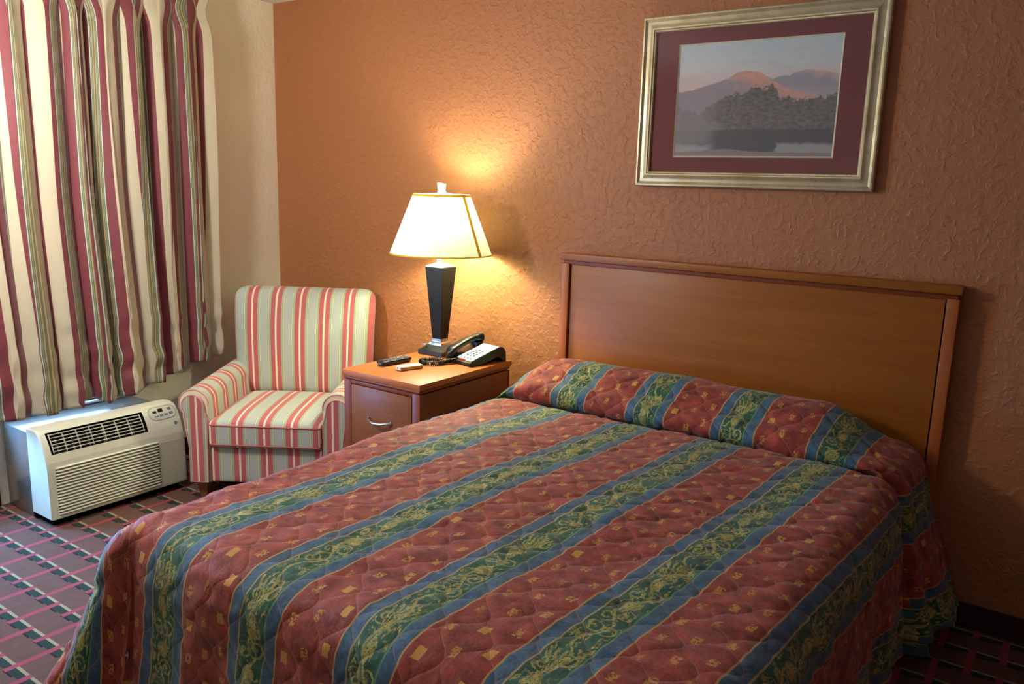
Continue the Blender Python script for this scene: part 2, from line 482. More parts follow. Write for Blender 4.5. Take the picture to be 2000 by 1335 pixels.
# ------------------------------------------------------------------ through-the-wall air conditioner
def aircon():
    t = thing('air_conditioner', 'off-white through-the-wall air conditioner under the striped curtain', 'air conditioner', (0.2, -1.27, 0))
    o0 = Vector((0.2, -1.27, 0)); Y0, Y1 = -1.594, -0.950
    M_ac = plain('off_white_ac_plastic', '#cfcfb8', 0.42, 0, 0.4, 0.03, 30)
    M_sleeve = plain('painted_steel_sleeve', '#8d867c', 0.2, 0.55, 0.6, 0.05, 14)
    M_grey = plain('pale_grey_plastic', '#c3c6b4', 0.45)
    M_btn = plain('grey_button', '#6d7480', 0.5)
    def L(bm):
        bmesh.ops.translate(bm, vec=-o0, verts=bm.verts[:]); return bm
    bm = bmesh.new()
    add_box(bm, 0.013, 0.262, Y0 + .012, Y1 - .012, 0.0, 0.392, 0.006, 2)
    bm_obj('wall_sleeve', L(bm), M_sleeve, t, auto=40)
    # dark seam between sleeve and cover
    bm = bmesh.new(); add_box(bm, 0.255, 0.276, Y0 + .008, Y1 - .008, 0.005, 0.40, 0.002)
    bm_obj('seam', L(bm), M_dark, t)
    # cover profile (x,z), from the back of the top edge round to the bottom
    base = [(0.272, 0.418), (0.305, 0.4225), (0.340, 0.421), (0.362, 0.4155), (0.376, 0.405), (0.392, 0.384), (0.4085, 0.357), (0.424, 0.322), (0.434, 0.288), (0.4385, 0.255), (0.4395, 0.2), (0.441, 0.12), (0.4425, 0.045), (0.441, 0.038)]
    base = np.array(base)
    # vent spans from profile arc a0 to a1
    seg = np.hypot(*np.diff(base, axis=0).T); arc = np.concatenate([[0], np.cumsum(seg)])
    def pf(a, off=0.0):
        p = np.array([np.interp(a, arc, base[:, 0]), np.interp(a, arc, base[:, 1])])
        e = 0.004
        d = np.array([np.interp(a + e, arc, base[:, 0]) - np.interp(a - e, arc, base[:, 0]), np.interp(a + e, arc, base[:, 1]) - np.interp(a - e, arc, base[:, 1])]); d /= np.hypot(*d)
        n = np.array([-d[1], d[0]]); n = n if n[0] + n[1] > 0 else -n
        return p + n * off
    aV0 = float(np.interp(-0.4075, -base[:, 1][3:], arc[3:])); aV1 = float(np.interp(-0.322, -base[:, 1][3:], arc[3:]))
    yV0, yV1 = -1.566, -1.128
    aL0 = float(np.interp(-0.268, -base[:, 1][3:], arc[3:])); aL1 = float(np.interp(-0.050, -base[:, 1][3:], arc[3:]))
    yL0, yL1 = -1.566, -1.085
    # surface grid of the cover with the vent hole left open
    aa = sorted(set([round(float(a), 5) for a in list(arc) + list(np.linspace(0, arc[-1], 60)) + [aV0, aV1]]))
    yy = sorted(set([round(v, 5) for v in [Y0, Y0 + .004, Y0 + .008, Y1 - .008, Y1 - .004, Y1, yV0, yV1] + list(np.linspace(Y0, Y1, 24))]))
    verts = []; faces = []
    for a in aa:
        for y in yy:
            e = min(y - Y0, Y1 - y); off = -0.006 * (1 - min(1, e / 0.008)) ** 2
            p = pf(a, off); verts.append((p[0] - o0.x, y - o0.y, p[1]))
    ny = len(yy)
    for i in range(len(aa) - 1):
        for j in range(ny - 1):
            am, ym = (aa[i] + aa[i + 1]) / 2, (yy[j] + yy[j + 1]) / 2
            if aV0 < am < aV1 and yV0 < ym < yV1: continue
            faces.append((i * ny + j, i * ny + j + 1, (i + 1) * ny + j + 1, (i + 1) * ny + j))
    # end caps
    nb = len(verts)
    for jy, y in ((0, Y0), (ny - 1, Y1)):
        s = len(verts)
        verts.append((0.272 - o0.x, y - o0.y, 0.038))
        ring = [i * ny + jy for i in range(len(aa))] + [s]
        faces.append(tuple(ring) if jy == 0 else tuple(ring[::-1]))
    cov = mesh_obj('front_cover', verts, faces, M_ac, t, True)
    sharp_by_angle(cov.data, 35)
    # cavity behind the vent: reveal walls plus dark back
    bm = bmesh.new()
    d = -0.05
    q = [pf(aV0), pf(aV1), pf(aV1, d), pf(aV0, d)]
    ring0 = []; ring1 = []
    na = 10
    A = np.linspace(aV0, aV1, na)
    def P3(p, y): return (p[0] - o0.x, y - o0.y, p[1])
    for (pts, y) in (([pf(a) for a in A], yV0), ([pf(a) for a in A[::-1]], yV1)):
        for p in pts: ring0.append(bm.verts.new(P3(p, y)))
    for (pts, y) in (([pf(a, d) for a in A], yV0), ([pf(a, d) for a in A[::-1]], yV1)):
        for p in pts: ring1.append(bm.verts.new(P3(p, y)))
    n = len(ring0)
    for i in range(n): bm.faces.new((ring0[i], ring0[(i + 1) % n], ring1[(i + 1) % n], ring1[i]))
    for i in range(na - 1):
        bm.faces.new((ring1[i], ring1[i + 1], ring1[n - 2 - i], ring1[n - 1 - i]))
    bm_obj('vent_cavity', bm, M_dark, cov)
    # deflector bars: six long, seven short, and the frame of the grille
    gr = bmesh.new()
    def bar(a0, y0, a1, y1, w, off, k=6):
        add_tube(gr, [P3(pf(a0 + (a1 - a0) * i / k, off), y0 + (y1 - y0) * i / k) for i in range(k + 1)], w, 6)
    for k in range(6):
        a = aV0 + (aV1 - aV0) * (k + 0.75) / 6.6
        bar(a, yV0 + .012, a, yV1 - .012, 0.0024, -0.004, 1)
    for k in range(8):
        y = yV0 + 0.014 + (yV1 - yV0 - 0.028) * k / 7
        bar(aV0 + .006, y, aV1 - .006, y, 0.0024 if k in (0, 7) else 0.003, -0.006 if k in (0, 7) else -0.013)
    bm_obj('vent_grille', gr, M_ac, cov, auto=60)
    # vanes seen dimly inside
    M_vane = plain('dark_grey_plastic', '#4a4f4c', 0.5)
    for k in range(6):
        gv = bmesh.new()
        y = yV0 + 0.014 + (yV1 - yV0 - 0.028) * (k + .5) / 6
        add_tube(gv, [P3(pf(a, -0.04), y) for a in np.linspace(aV0 + .01, aV1 - .005, 5)], 0.004, 6)
        bm_obj('inner_vane', gv, M_vane, cov, auto=60)
    # intake louvres: 16 raised slats
    for nm, (y0, y1, n, dep) in {'intake_louvre': (yL0, yL1, 16, 0.0075)}.items():
        bm = bmesh.new()
        st = (aL1 - aL0) / n
        for k in range(n):
            a = aL0 + st * k
            prof = [pf(a + st * 0.02, 0.0002), pf(a + st * 0.12, dep * 0.55), pf(a + st * 0.40, dep), pf(a + st * 0.62, dep * 0.75), pf(a + st * 0.74, 0.0), ]
            yl = y0 + 0.0; e = 0.016
            cols = [(y0, 0.0), (y0 + e * .35, .6), (y0 + e, 1.0), (y1 - e, 1.0), (y1 - e * .35, .6), (y1, 0.0)]
            vs = [[bm.verts.new(P3(np.array(pf(a + st * .35, 0.0)) * (1 - f) + np.array(p) * f if f < 1 else p, y)) for p in prof] for y, f in cols]
            for c0, c1 in zip(vs[:-1], vs[1:]):
                for i in range(len(prof) - 1): bm.faces.new((c0[i], c0[i + 1], c1[i + 1], c1[i]))
        bm_obj(nm, bm, M_ac, cov, auto=50)
        bm = bmesh.new()
        vs = [[bm.verts.new(P3(pf(a, 0.0006), y)) for y in (y0 + .004, y1 - .004)] for a in np.linspace(aL0 + .002, aL1 - .002, 12)]
        for r0, r1 in zip(vs[:-1], vs[1:]): bm.faces.new((r0[0], r0[1], r1[1], r1[0]))
        bm_obj('intake_screen', bm, plain('shaded_screen', '#777869', 0.7), cov)
    # fine score lines right of the louvres
    bm = bmesh.new()
    for k in range(17):
        a = aL0 - .012 + (aL1 - aL0 + .012) * k / 16
        vs = [bm.verts.new(P3(pf(aa_, 0.0004), y)) for aa_ in (a - .0007, a + .0007) for y in (yL1 + .006, Y1 - .01)]
        bm.faces.new((vs[0], vs[1], vs[3], vs[2]))
    bm_obj('score_line', bm, plain('score_line_grey', '#b1b3a0', 0.6), cov)
    # control panel: shallow pill recess with display and buttons
    aC = float(np.interp(-0.389, -base[:, 1][3:], arc[3:])); yc = -1.034
    def pill(hw, hh, n=28):
        out = []
        for k in range(n):
            th = 2 * PI * k / n
            cx = math.copysign(1, math.cos(th)) * (hw - hh)
            out.append((cx + hh * math.cos(th), hh * math.sin(th)))
        return out
    def patch(bm, pts, off, thick):
        A = [bm.verts.new(P3(pf(aC - v, off), yc + u)) for u, v in pts]; B = [bm.verts.new(P3(pf(aC - v, off + thick), yc + u)) for u, v in pts]
        bm.faces.new(B)
        for i in range(len(pts)): bm.faces.new((A[i], A[(i + 1) % len(pts)], B[(i + 1) % len(pts)], B[i]))
    bm = bmesh.new()
    # raised rim round the pill
    add_tube(bm, [P3(pf(aC - v, 0.0005), yc + u) for u, v in pill(0.068, 0.034)], 0.0022, 6, closed=True)
    bm_obj('panel_rim', bm, plain('panel_rim_grey', '#a9aa98', 0.5), cov, auto=60)
    bm = bmesh.new(); patch(bm, pill(0.066, 0.032), 0.0, 0.0009)
    cp = bm_obj('control_panel', bm, M_grey, cov)
    def rect(u, v, w, h): return [(u - w, v - h), (u + w, v - h), (u + w, v + h), (u - w, v + h)]
    bm = bmesh.new(); patch(bm, rect(-0.006, 0.012, 0.0125, 0.0085), 0.0009, 0.0009)
    bm_obj('display', bm, plain('display_black', '#0b0a0a', 0.15), cp)
    for (u, v, w, h, dark) in ((-0.036, 0.008, 0.009, 0.005, 1), (0.040, 0.013, 0.0085, 0.0055, 0), (-0.038, -0.016, 0.0045, 0.0035, 0), (-0.027, -0.016, 0.0045, 0.0035, 0),
                               (-0.008, -0.014, 0.0085, 0.0055, 0), (0.0115, -0.013, 0.0042, 0.0045, 0), (0.0215, -0.0125, 0.0042, 0.0045, 0), (0.042, -0.010, 0.0095, 0.0055, 0)):
        bm = bmesh.new(); patch(bm, rect(u, v, w, h), 0.0009, 0.0012)
        bm_obj('button', bm, M_blackpaint if dark else M_btn, cp)
    # round maker's badge: dark disc with a lighter ring and a looped monogram
    aB = float(np.interp(-0.333, -base[:, 1][3:], arc[3:])); yb = -0.985
    bm = bmesh.new()
    pts = [(0.0085 * math.cos(2 * PI * k / 24), 0.0085 * math.sin(2 * PI * k / 24)) for k in range(24)]
    A = [bm.verts.new(P3(pf(aB - v, 0.0), yb + u)) for u, v in pts]; B = [bm.verts.new(P3(pf(aB - v, 0.0012), yb + u)) for u, v in pts]
    bm.faces.new(B)
    for i in range(24): bm.faces.new((A[i], A[(i + 1) % 24], B[(i + 1) % 24], B[i]))
    bd = bm_obj('badge', bm, plain('badge_grey', '#5d5f70', 0.35), cov)
    bm = bmesh.new()
    add_tube(bm, [P3(pf(aB - 0.0072 * math.sin(2 * PI * k / 24), 0.0012), yb + 0.0072 * math.cos(2 * PI * k / 24)) for k in range(24)], 0.0005, 5, closed=True)
    for c in (-0.0022, 0.0022):
        add_tube(bm, [P3(pf(aB - 0.0032 * math.sin(th), 0.0013), yb + c + 0.0021 * math.cos(th)) for th in np.linspace(0.6, 5.6, 12)], 0.0005, 5)
    add_tube(bm, [P3(pf(aB, 0.0013), yb + u) for u in (-0.0025, 0.0005)], 0.0004, 5)
    add_tube(bm, [P3(pf(aB, 0.0013), yb + u) for u in (0.0008, 0.004)], 0.0004, 5)
    bm_obj('badge_monogram', bm, plain('badge_silver', '#a2a4ae', 0.4), bd)
    # floor stand under the cover
    bm = bmesh.new(); add_box(bm, 0.30, 0.40, Y0 + .02, Y1 - .02, 0, 0.045, 0.002)
    bm_obj('sub_base', L(bm), M_dark, t)
aircon()

# ------------------------------------------------------------------ armchair
def chair_fabric():
    m, g, b = material('striped_armchair_fabric', '#b9bba4', 0.75, 0, 0.25, 0.2)
    u, v, uv = g.uv()
    P = 0.128
    t = g.mod(u, P)
    wv = g.noise(g.vec(u * 1200, v * 300), 1.0, 2)
    c = g.mix(lin('#a4ada6'), lin('#b2b9b0'), wv)
    red = g.mix(lin('#b3585e'), lin('#bf646a'), wv)
    c = g.mix(c, red, g.band(t, 0.0, 0.023))
    c = g.mix(c, lin('#e6d8b6'), g.band(t, 0.023, 0.0325))
    c = g.mix(c, red, g.band(t, 0.0325, 0.0555))
    c = g.mix(c, lin('#a0ae8c'), g.band(t, 0.0555, 0.0675))
    c = g.mix(c, lin('#ded6b4'), g.band(t, 0.0675, 0.0705))
    c = g.mix(c, lin('#7d7462'), g.band(t, 0.0705, 0.0720))
    c = g.mix(c, lin('#7d7462'), g.band(t, 0.1110, 0.1125))
    c = g.mix(c, lin('#ded6b4'), g.band(t, 0.1125, 0.1155))
    c = g.mix(c, lin('#a0ae8c'), g.band(t, 0.1155, 0.1280))
    setc(g, b, c)
    setn(g, b, g.bump(wv + g.noise(g.vec(u * 12, v * 12), 1, 2) * 3, 0.12, 0.003))
    return m
def armchair():
    a = math.radians(33.5); e0, n0 = 0.288, 0.82
    loc = (e0 * math.cos(a) + n0 * math.sin(a), e0 * math.sin(a) - n0 * math.cos(a), 0)
    t = thing('armchair', 'low rolled-arm armchair in pink, sage and cream stripes in the corner', 'armchair', loc, a)
    F = chair_fabric()
    FR = -0.36     # front plane (local y)
    # front rail
    v, f = soft_box(0.275, 0.30, 0.087, 0.012, 10)
    v = [(x, y + FR + 0.30 + 0.005, z + 0.086 + 0.087) for x, y, z in v]
    mesh_obj('seat_base', v, f, F, t, True, lambda x, y, z: (x + 0.027 + 0.128, z))
    # seat cushion with crown
    def cush(x, y, z):
        k = max(0, 1 - (x / 0.27) ** 4) * max(0, 1 - (y / 0.295) ** 4)
        if z > 0: z += 0.030 * k
        return (x, y, z)
    v, f = soft_box(0.268, 0.295, 0.064, 0.026, 20, cush)
    v = [(x, y + FR + 0.295 - 0.022, z + 0.264 + 0.062) for x, y, z in v]
    cu = mesh_obj('seat_cushion', v, f, F, t, True, lambda x, y, z: (x + 0.027 + 0.128, y))
    bm = bmesh.new()
    for zz in (0.280, 0.372):
        pts = []
        hx, hy, r = 0.267, 0.294, 0.03
        for cx, cy, s in ((hx - r, -(hy - r), -90), (hx - r, hy - r, 0), (-(hx - r), hy - r, 90), (-(hx - r), -(hy - r), 180)):
            for k in range(7):
                th = math.radians(s + 15 * k); pts.append((cx + r * math.cos(th), cy + r * math.sin(th) + FR + 0.295 - 0.022, zz))
        add_tube(bm, pts, 0.0042, 6, closed=True)
    bm_obj('piping', bm, plain('piping_red', '#a9605c', 0.8), cu, auto=70)
    # backrest: gently reclined, rolled top
    def back(x, y, z):
        k = (z + 0.265) / 0.53
        y = y + 0.035 * k + 0.02 * max(0, k - 0.7) / 0.3
        x = x * (0.955 + 0.05 * k)
        if y < 0.03: y -= 0.016 * max(0, 1 - (x / 0.36) ** 2) * math.sin(PI * min(1, max(0, k)))
        return (x, y, z)
    v, f = soft_box(0.374, 0.078, 0.285, 0.066, 20, back)
    v = [(x + 0.012, y + 0.252, z + 0.652) for x, y, z in v]
    mesh_obj('backrest', v, f, F, t, True, lambda x, y, z: ((x - 0.012) / (0.955 + 0.05 * (z - 0.387) / 0.53) + 0.0305 + 0.128 * 4, z))
    # armrests: keyhole section swept front to back
    def keyhole(sgn, r, xo, xi, zc, zb, cx):
        pts = [(xo, zb), (xo + 0.004, 0.25)]
        pts += [(cx - r * 0.80, zc - r * 0.95)]
        for k in range(15):
            th = math.radians(218 - 226 * k / 14); pts.append((cx + r * math.cos(th), zc + r * math.sin(th)))
        pts += [(xi + 0.004, zc - r * 1.4), (xi + 0.004, 0.26), (xi + 0.002, zb)]
        return [(sgn * x, z) for x, z in pts]
    for s in (-1, 1):
        prof = keyhole(1, 0.069, -0.372, -0.268, 0.464, 0.086, -0.337)
        prof = [(-s * x, z) for x, z in prof]
        ys = [FR + 0.006, FR + 0.012, FR + 0.03, FR + 0.1, FR + 0.2, FR + 0.3, FR + 0.4, FR + 0.5, 0.27, 0.30]
        verts = []; faces = []; n = len(prof)
        per = [0]
        for i in range(1, n): per.append(per[-1] + math.hypot(prof[i][0] - prof[i-1][0], prof[i][1] - prof[i-1][1]))
        uv = []
        for y in ys:
            shr = 0.97 if y in (ys[0], ys[-1]) else 1.0
            for i, (x, z) in enumerate(prof):
                zz = z + (0.018 * max(0, (y - FR) / 0.6) * (1 if z > 0.36 else 0))
                verts.append((-0.318 * -s * -1 * -1 * 0 + x * shr + (1 - shr) * (s * 0.318), y, zz)); uv.append((y + 0.04, per[i]))
        for j in range(len(ys) - 1):
            for i in range(n):
                q = (j * n + i, j * n + (i + 1) % n, (j + 1) * n + (i + 1) % n, (j + 1) * n + i)
                faces.append(q if s < 0 else q[::-1])
        faces.append(tuple(range(n))[::-1]); faces.append(tuple(range((len(ys) - 1) * n, len(ys) * n)))
        arm = mesh_obj('armrest', verts, faces, F, t, True, uv); sharp_by_angle(arm.data, 50)
        # upholstered front panel of the arm with piping
        pr = keyhole(1, 0.050, -0.362, -0.277, 0.460, 0.088, -0.338)
        pr = [(-s * x, z) for x, z in pr]
        bm = bmesh.new(); add_prism(bm, pr, FR - 0.008, FR + 0.014, lambda u, v, d: (u, d, v))
        bm_obj('arm_front_panel', bm, F, arm, auto=50, uv=lambda x, y, z: (x + (0.349 if s < 0 else 0.094), z))
        bm = bmesh.new(); add_tube(bm, [(x, FR - 0.006, z) for x, z in pr], 0.004, 6, closed=True)
        pr2 = keyhole(1, 0.069, -0.372, -0.268, 0.464, 0.088, -0.337)
        add_tube(bm, [(-s * x, FR + 0.008, z) for x, z in pr2[3:-3]], 0.004, 6)
        bm_obj('arm_piping', bm, plain('arm_piping_pink', '#c98f8c', 0.8), arm, auto=70)
    for sx in (-1, 1):
        for sy in (-1, 1):
            bm = bmesh.new(); add_frustum(bm, sx * 0.318, (FR + 0.045) if sy < 0 else 0.26, 0.0, 0.09, 0.016, 0.026)
            bm_obj('leg', bm, M_leg, t)
armchair()

# ------------------------------------------------------------------ nightstand
NZ = 0.712
def nightstand():
    x0, x1, y0, y1 = 1.358, 1.805, -0.779, -0.145
    o = Vector(((x0 + x1) / 2, (y0 + y1) / 2, 0))
    t = thing('nightstand', 'two-drawer cherry wood nightstand between armchair and bed', 'nightstand', o)
    def L(bm): bmesh.ops.translate(bm, vec=-o, verts=bm.verts[:]); return bm
    bm = bmesh.new(); add_box(bm, x0, x1, y0, y1, NZ - .022, NZ, 0.0025)
    add_box(bm, x0 + .003, x1 - .003, y0 + .003, y1 - .003, NZ - .027, NZ - .021, 0.002)
    top = bm_obj('top', L(bm), M_ns_top, t, auto=40)
    bm = bmesh.new(); add_box(bm, x0 + .004, x1 - .004, y0 + .004, y1 - .004, NZ - .040, NZ - .0265, 0.006, 3)
    bm_obj('top_moulding', L(bm), M_ns_side, t, auto=40)
    # carcass: sides, back, stiles and rails as one frame
    bm = bmesh.new()
    c0, c1, f = x0 + .006, x1 - .006, y0 + .008
    add_box(bm, c0, c0 + .02, f + .02, y1 - .012, 0, NZ - .045, 0.001); add_box(bm, c1 - .02, c1, f + .02, y1 - .012, 0, NZ - .045, 0.001)
    add_box(bm, c0, c1, y1 - .02, y1 - .008, 0, NZ - .045, 0.001)
    add_box(bm, c0 + .018, c1 - .018, f + .02, y1 - .02, NZ - .055, NZ - .040, 0.001)
    add_box(bm, c0, c0 + .041, f, f + .022, 0, NZ - .043, 0.0015); add_box(bm, c1 - .041, c1, f, f + .022, 0, NZ - .043, 0.0015)
    for za, zb in ((0.655, NZ - .043), (0.376, 0.388), (0.055, 0.105)): add_box(bm, c0 + .04, c1 - .04, f + .001, f + .022, za, zb, 0.001)
    add_box(bm, c0 + .01, c1 - .01, y0 + .012, y1 - .013, NZ - .0445, NZ - .038, 0.0)
    bm_obj('carcass', L(bm), M_ns_side, t, auto=40)
    bm = bmesh.new(); add_box(bm, c0 + .042, c1 - .042, f + .018, f + .024, 0.1, 0.66); bm_obj('inner_shadow_gap', L(bm), M_dark, t)
    for za, zb in ((0.391, 0.652), (0.108, 0.373)):
        bm = bmesh.new(); add_box(bm, c0 + .044, c1 - .044, f - .002, f + .016, za, zb, 0.003)
        d = bm_obj('drawer', L(bm), M_ns, t, auto=40)
        zm = (za + zb) / 2 - 0.008
        xm = (c0 + c1) / 2 - 0.004
        bm = bmesh.new()
        pts = [(xm - 0.066 + 0.132 * k / 16, f - 0.004 - 0.026 * math.sin(PI * k / 16) ** 0.6, zm + 0.008 * (1 - math.sin(PI * k / 16))) for k in range(17)]
        add_tube(bm, pts, [0.0065 - 0.0015 * abs(k - 8) / 8 for k in range(17)], 10)
        for q in (pts[0], pts[-1]): add_cyl(bm, (q[0], f - 0.001, q[2]), (q[0], f - 0.006, q[2]), 0.007, 0.006, 14)
        h = bm_obj('handle', L(bm), M_chrome, d, auto=60)
        h['label'] = 'curved chrome bow handle'
nightstand()

# ------------------------------------------------------------------ table lamp
LX, LY = 1.462, -0.252
def lamp():
    z0 = NZ + 0.0005
    t = thing('table_lamp', 'lit table lamp with cream shade and tapered black column on the nightstand', 'lamp', (LX, LY, z0))
    bm = bmesh.new(); add_frustum(bm, 0, 0, 0, 0.022, 0.074, 0.074); add_frustum(bm, 0, 0, 0.0215, 0.046, 0.071, 0.036)
    bmesh.ops.bevel(bm, geom=[e for e in bm.edges], offset=0.0015, segments=2, affect='EDGES')
    bm_obj('base', bm, M_basepaint, t, auto=30)
    bm = bmesh.new(); add_frustum(bm, 0, 0, 0.044, 0.054, 0.037, 0.036); add_frustum(bm, 0, 0, 0.054, 0.060, 0.034, 0.030); add_frustum(bm, 0, 0, 0.060, 0.074, 0.0275, 0.0275)
    bm_obj('collar', bm, M_chrome, t)
    bm = bmesh.new(); add_frustum(bm, 0, 0, 0.073, 0.4115, 0.0262, 0.0515)
    bmesh.ops.bevel(bm, geom=[e for e in bm.edges], offset=0.001, segments=2, affect='EDGES')
    bm_obj('column', bm, M_blackpaint, t, auto=30)
    bm = bmesh.new(); add_frustum(bm, 0, 0, 0.411, 0.416, 0.050, 0.050); add_frustum(bm, 0, 0, 0.416, 0.421, 0.041, 0.040); add_frustum(bm, 0, 0, 0.421, 0.428, 0.033, 0.020); add_frustum(bm, 0, 0, 0.428, 0.475, 0.0135, 0.0135)
    bm_obj('cap', bm, M_brushed, t)
    # socket, bulb and harp under the shade
    bm = bmesh.new(); add_cyl(bm, (0, 0, 0.475), (0, 0, 0.565), 0.017, 0.019, 20); add_cyl(bm, (0.017, 0, 0.5), (0.034, 0, 0.5), 0.003, 0.003, 8)
    bm_obj('socket', bm, M_brushed, t, auto=50)
    v = []; f = []; n = 24
    prof = [(r_, z_ + 0.03) for r_, z_ in [(0.013, 0.533), (0.014, 0.545), (0.02, 0.56), (0.028, 0.58), (0.031, 0.60), (0.028, 0.62), (0.019, 0.637), (0.008, 0.6445)]]
    for r, z in prof:
        for k in range(n): v.append((r * math.cos(2 * PI * k / n), r * math.sin(2 * PI * k / n), z))
    for i in range(len(prof) - 1):
        for k in range(n): f.append((i * n + k, i * n + (k + 1) % n, (i + 1) * n + (k + 1) % n, (i + 1) * n + k))
    f.append(tuple(range((len(prof) - 1) * n, len(prof) * n)))
    m = bpy.data.materials.new('lit_bulb'); m.use_nodes = True; nt = m.node_tree; b = nt.nodes['Principled BSDF']
    b.inputs['Base Color'].default_value = (1, 1, 1, 1); b.inputs['Emission Color'].default_value = BULB_COL; b.inputs['Emission Strength'].default_value = BULB
    mesh_obj('bulb', v, f, m, t)
    bm = bmesh.new()
    hp = [(0.055 * math.sin(PI * k / 20) * (1 if True else 0), 0, 0.50 + 0.252 * k / 20) for k in range(21)]
    add_tube(bm, hp, 0.002, 6); add_tube(bm, [(-x, y, z) for x, y, z in hp], 0.002, 6)
    bm_obj('harp', bm, M_brushed, t, auto=60)
    bm = bmesh.new(); add_frustum(bm, 0, 0, 0.750, 0.757, 0.014, 0.014); add_frustum(bm, 0, 0, 0.757, 0.793, 0.0115, 0.015)
    bm_obj('finial', bm, M_brushed, t)
    bm = bmesh.new(); add_cyl(bm, (-0.03, -0.052, 0.037), (-0.036, -0.064, 0.047), 0.004, 0.004, 12); add_box(bm, -0.047, -0.027, -0.070, -0.062, 0.045, 0.053, 0.0015)
    bm_obj('switch_knob', bm, M_chrome, t)
    # shade: cone, translucent
    RB, RT, zb, zt = 0.236, 0.130, 0.470, 0.742
    m = bpy.data.materials.new('lampshade_parchment'); m.use_nodes = True; nt = m.node_tree; g = G(nt)
    nt.nodes.remove(nt.nodes['Principled BSDF'])
    x, y, z, o = g.obj()
    weave = g.noise(g.vec(x * 300, y * 300, z * 60), 1, 2)
    col = g.mix(lin('#d9e6c2'), lin('#e4efd0'), weave)
    di = nt.nodes.new('ShaderNodeBsdfDiffuse'); tl = nt.nodes.new('ShaderNodeBsdfTranslucent'); mx = nt.nodes.new('ShaderNodeMixShader')
    mx.inputs[0].default_value = SHADE_T
    nt.links.new(col, di.inputs[0]); nt.links.new(col, tl.inputs[0])
    nt.links.new(di.outputs[0], mx.inputs[1]); nt.links.new(tl.outputs[0], mx.inputs[2]); nt.links.new(mx.outputs[0], nt.nodes['Material Output'].inputs[0])
    n = 96; v = []; f = []
    rows = 14
    for i in range(rows + 1):
        k = i / rows; r = RB + (RT - RB) * k; z_ = zb + (zt - zb) * k
        for j in range(n): v.append((r * math.cos(2 * PI * j / n), r * math.sin(2 * PI * j / n), z_))
    for i in range(rows):
        for j in range(n): f.append((i * n + j, i * n + (j + 1) % n, (i + 1) * n + (j + 1) % n, (i + 1) * n + j))
    sh = mesh_obj('lamp_shade', v, f, m, t)
    m2 = bpy.data.materials.new('shade_trim_tape'); m2.use_nodes = True; nt = m2.node_tree; nt.nodes.remove(nt.nodes['Principled BSDF'])
    g = G(nt); x, y, z, o = g.obj()
    di = nt.nodes.new('ShaderNodeBsdfDiffuse'); tl = nt.nodes.new('ShaderNodeBsdfTranslucent'); mx = nt.nodes.new('ShaderNodeMixShader'); mx.inputs[0].default_value = 0.30
    c = g.mix(lin('#c99a2a'), lin('#d9ac3c'), g.noise(o, 90))
    nt.links.new(c, di.inputs[0]); nt.links.new(c, tl.inputs[0]); nt.links.new(di.outputs[0], mx.inputs[1]); nt.links.new(tl.outputs[0], mx.inputs[2]); nt.links.new(mx.outputs[0], nt.nodes['Material Output'].inputs[0])
    def ringband(k0, k1, off):
        v = []; f = []
        for k in (k0, k1):
            r = RB + (RT - RB) * k + off; z_ = zb + (zt - zb) * k
            for j in range(n): v.append((r * math.cos(2 * PI * j / n), r * math.sin(2 * PI * j / n), z_))
        for j in range(n): f.append((j, (j + 1) % n, n + (j + 1) % n, n + j))
        return v, f
    v, f = ringband(-0.004, 0.018, 0.0012); mesh_obj('bottom_trim', v, f, m2, sh)
    v, f = ringband(0.965, 1.004, 0.0012); mesh_obj('top_trim', v, f, m2, sh)
    # vertical seam tape on the camera's right of the shade
    th = math.radians(-2.0); v = []; f = []
    for k in np.linspace(0, 1, 9):
        r = RB + (RT - RB) * k + 0.0013; z_ = zb + (zt - zb) * k; w = 0.009
        for s in (-1, 1):
            a = th + s * w / r; v.append((r * math.cos(a), r * math.sin(a), z_))
    for i in range(8): f.append((2 * i, 2 * i + 1, 2 * i + 3, 2 * i + 2))
    mesh_obj('seam_tape', v, f, m2, sh)
    # spider that carries the shade
    bm = bmesh.new()
    for k in range(3):
        a = 2 * PI * k / 3 + 0.4; add_tube(bm, [(0, 0, 0.75), (RT * 0.6 * math.cos(a), RT * 0.6 * math.sin(a), 0.742), (RT * math.cos(a), RT * math.sin(a), zt - .002)], 0.002, 6)
    bm_obj('spider', bm, M_brushed, sh, auto=60)
BULB = 96.0; BULB_COL = (1.0, 0.91, 0.73, 1); SHADE_T = 0.08
lamp()

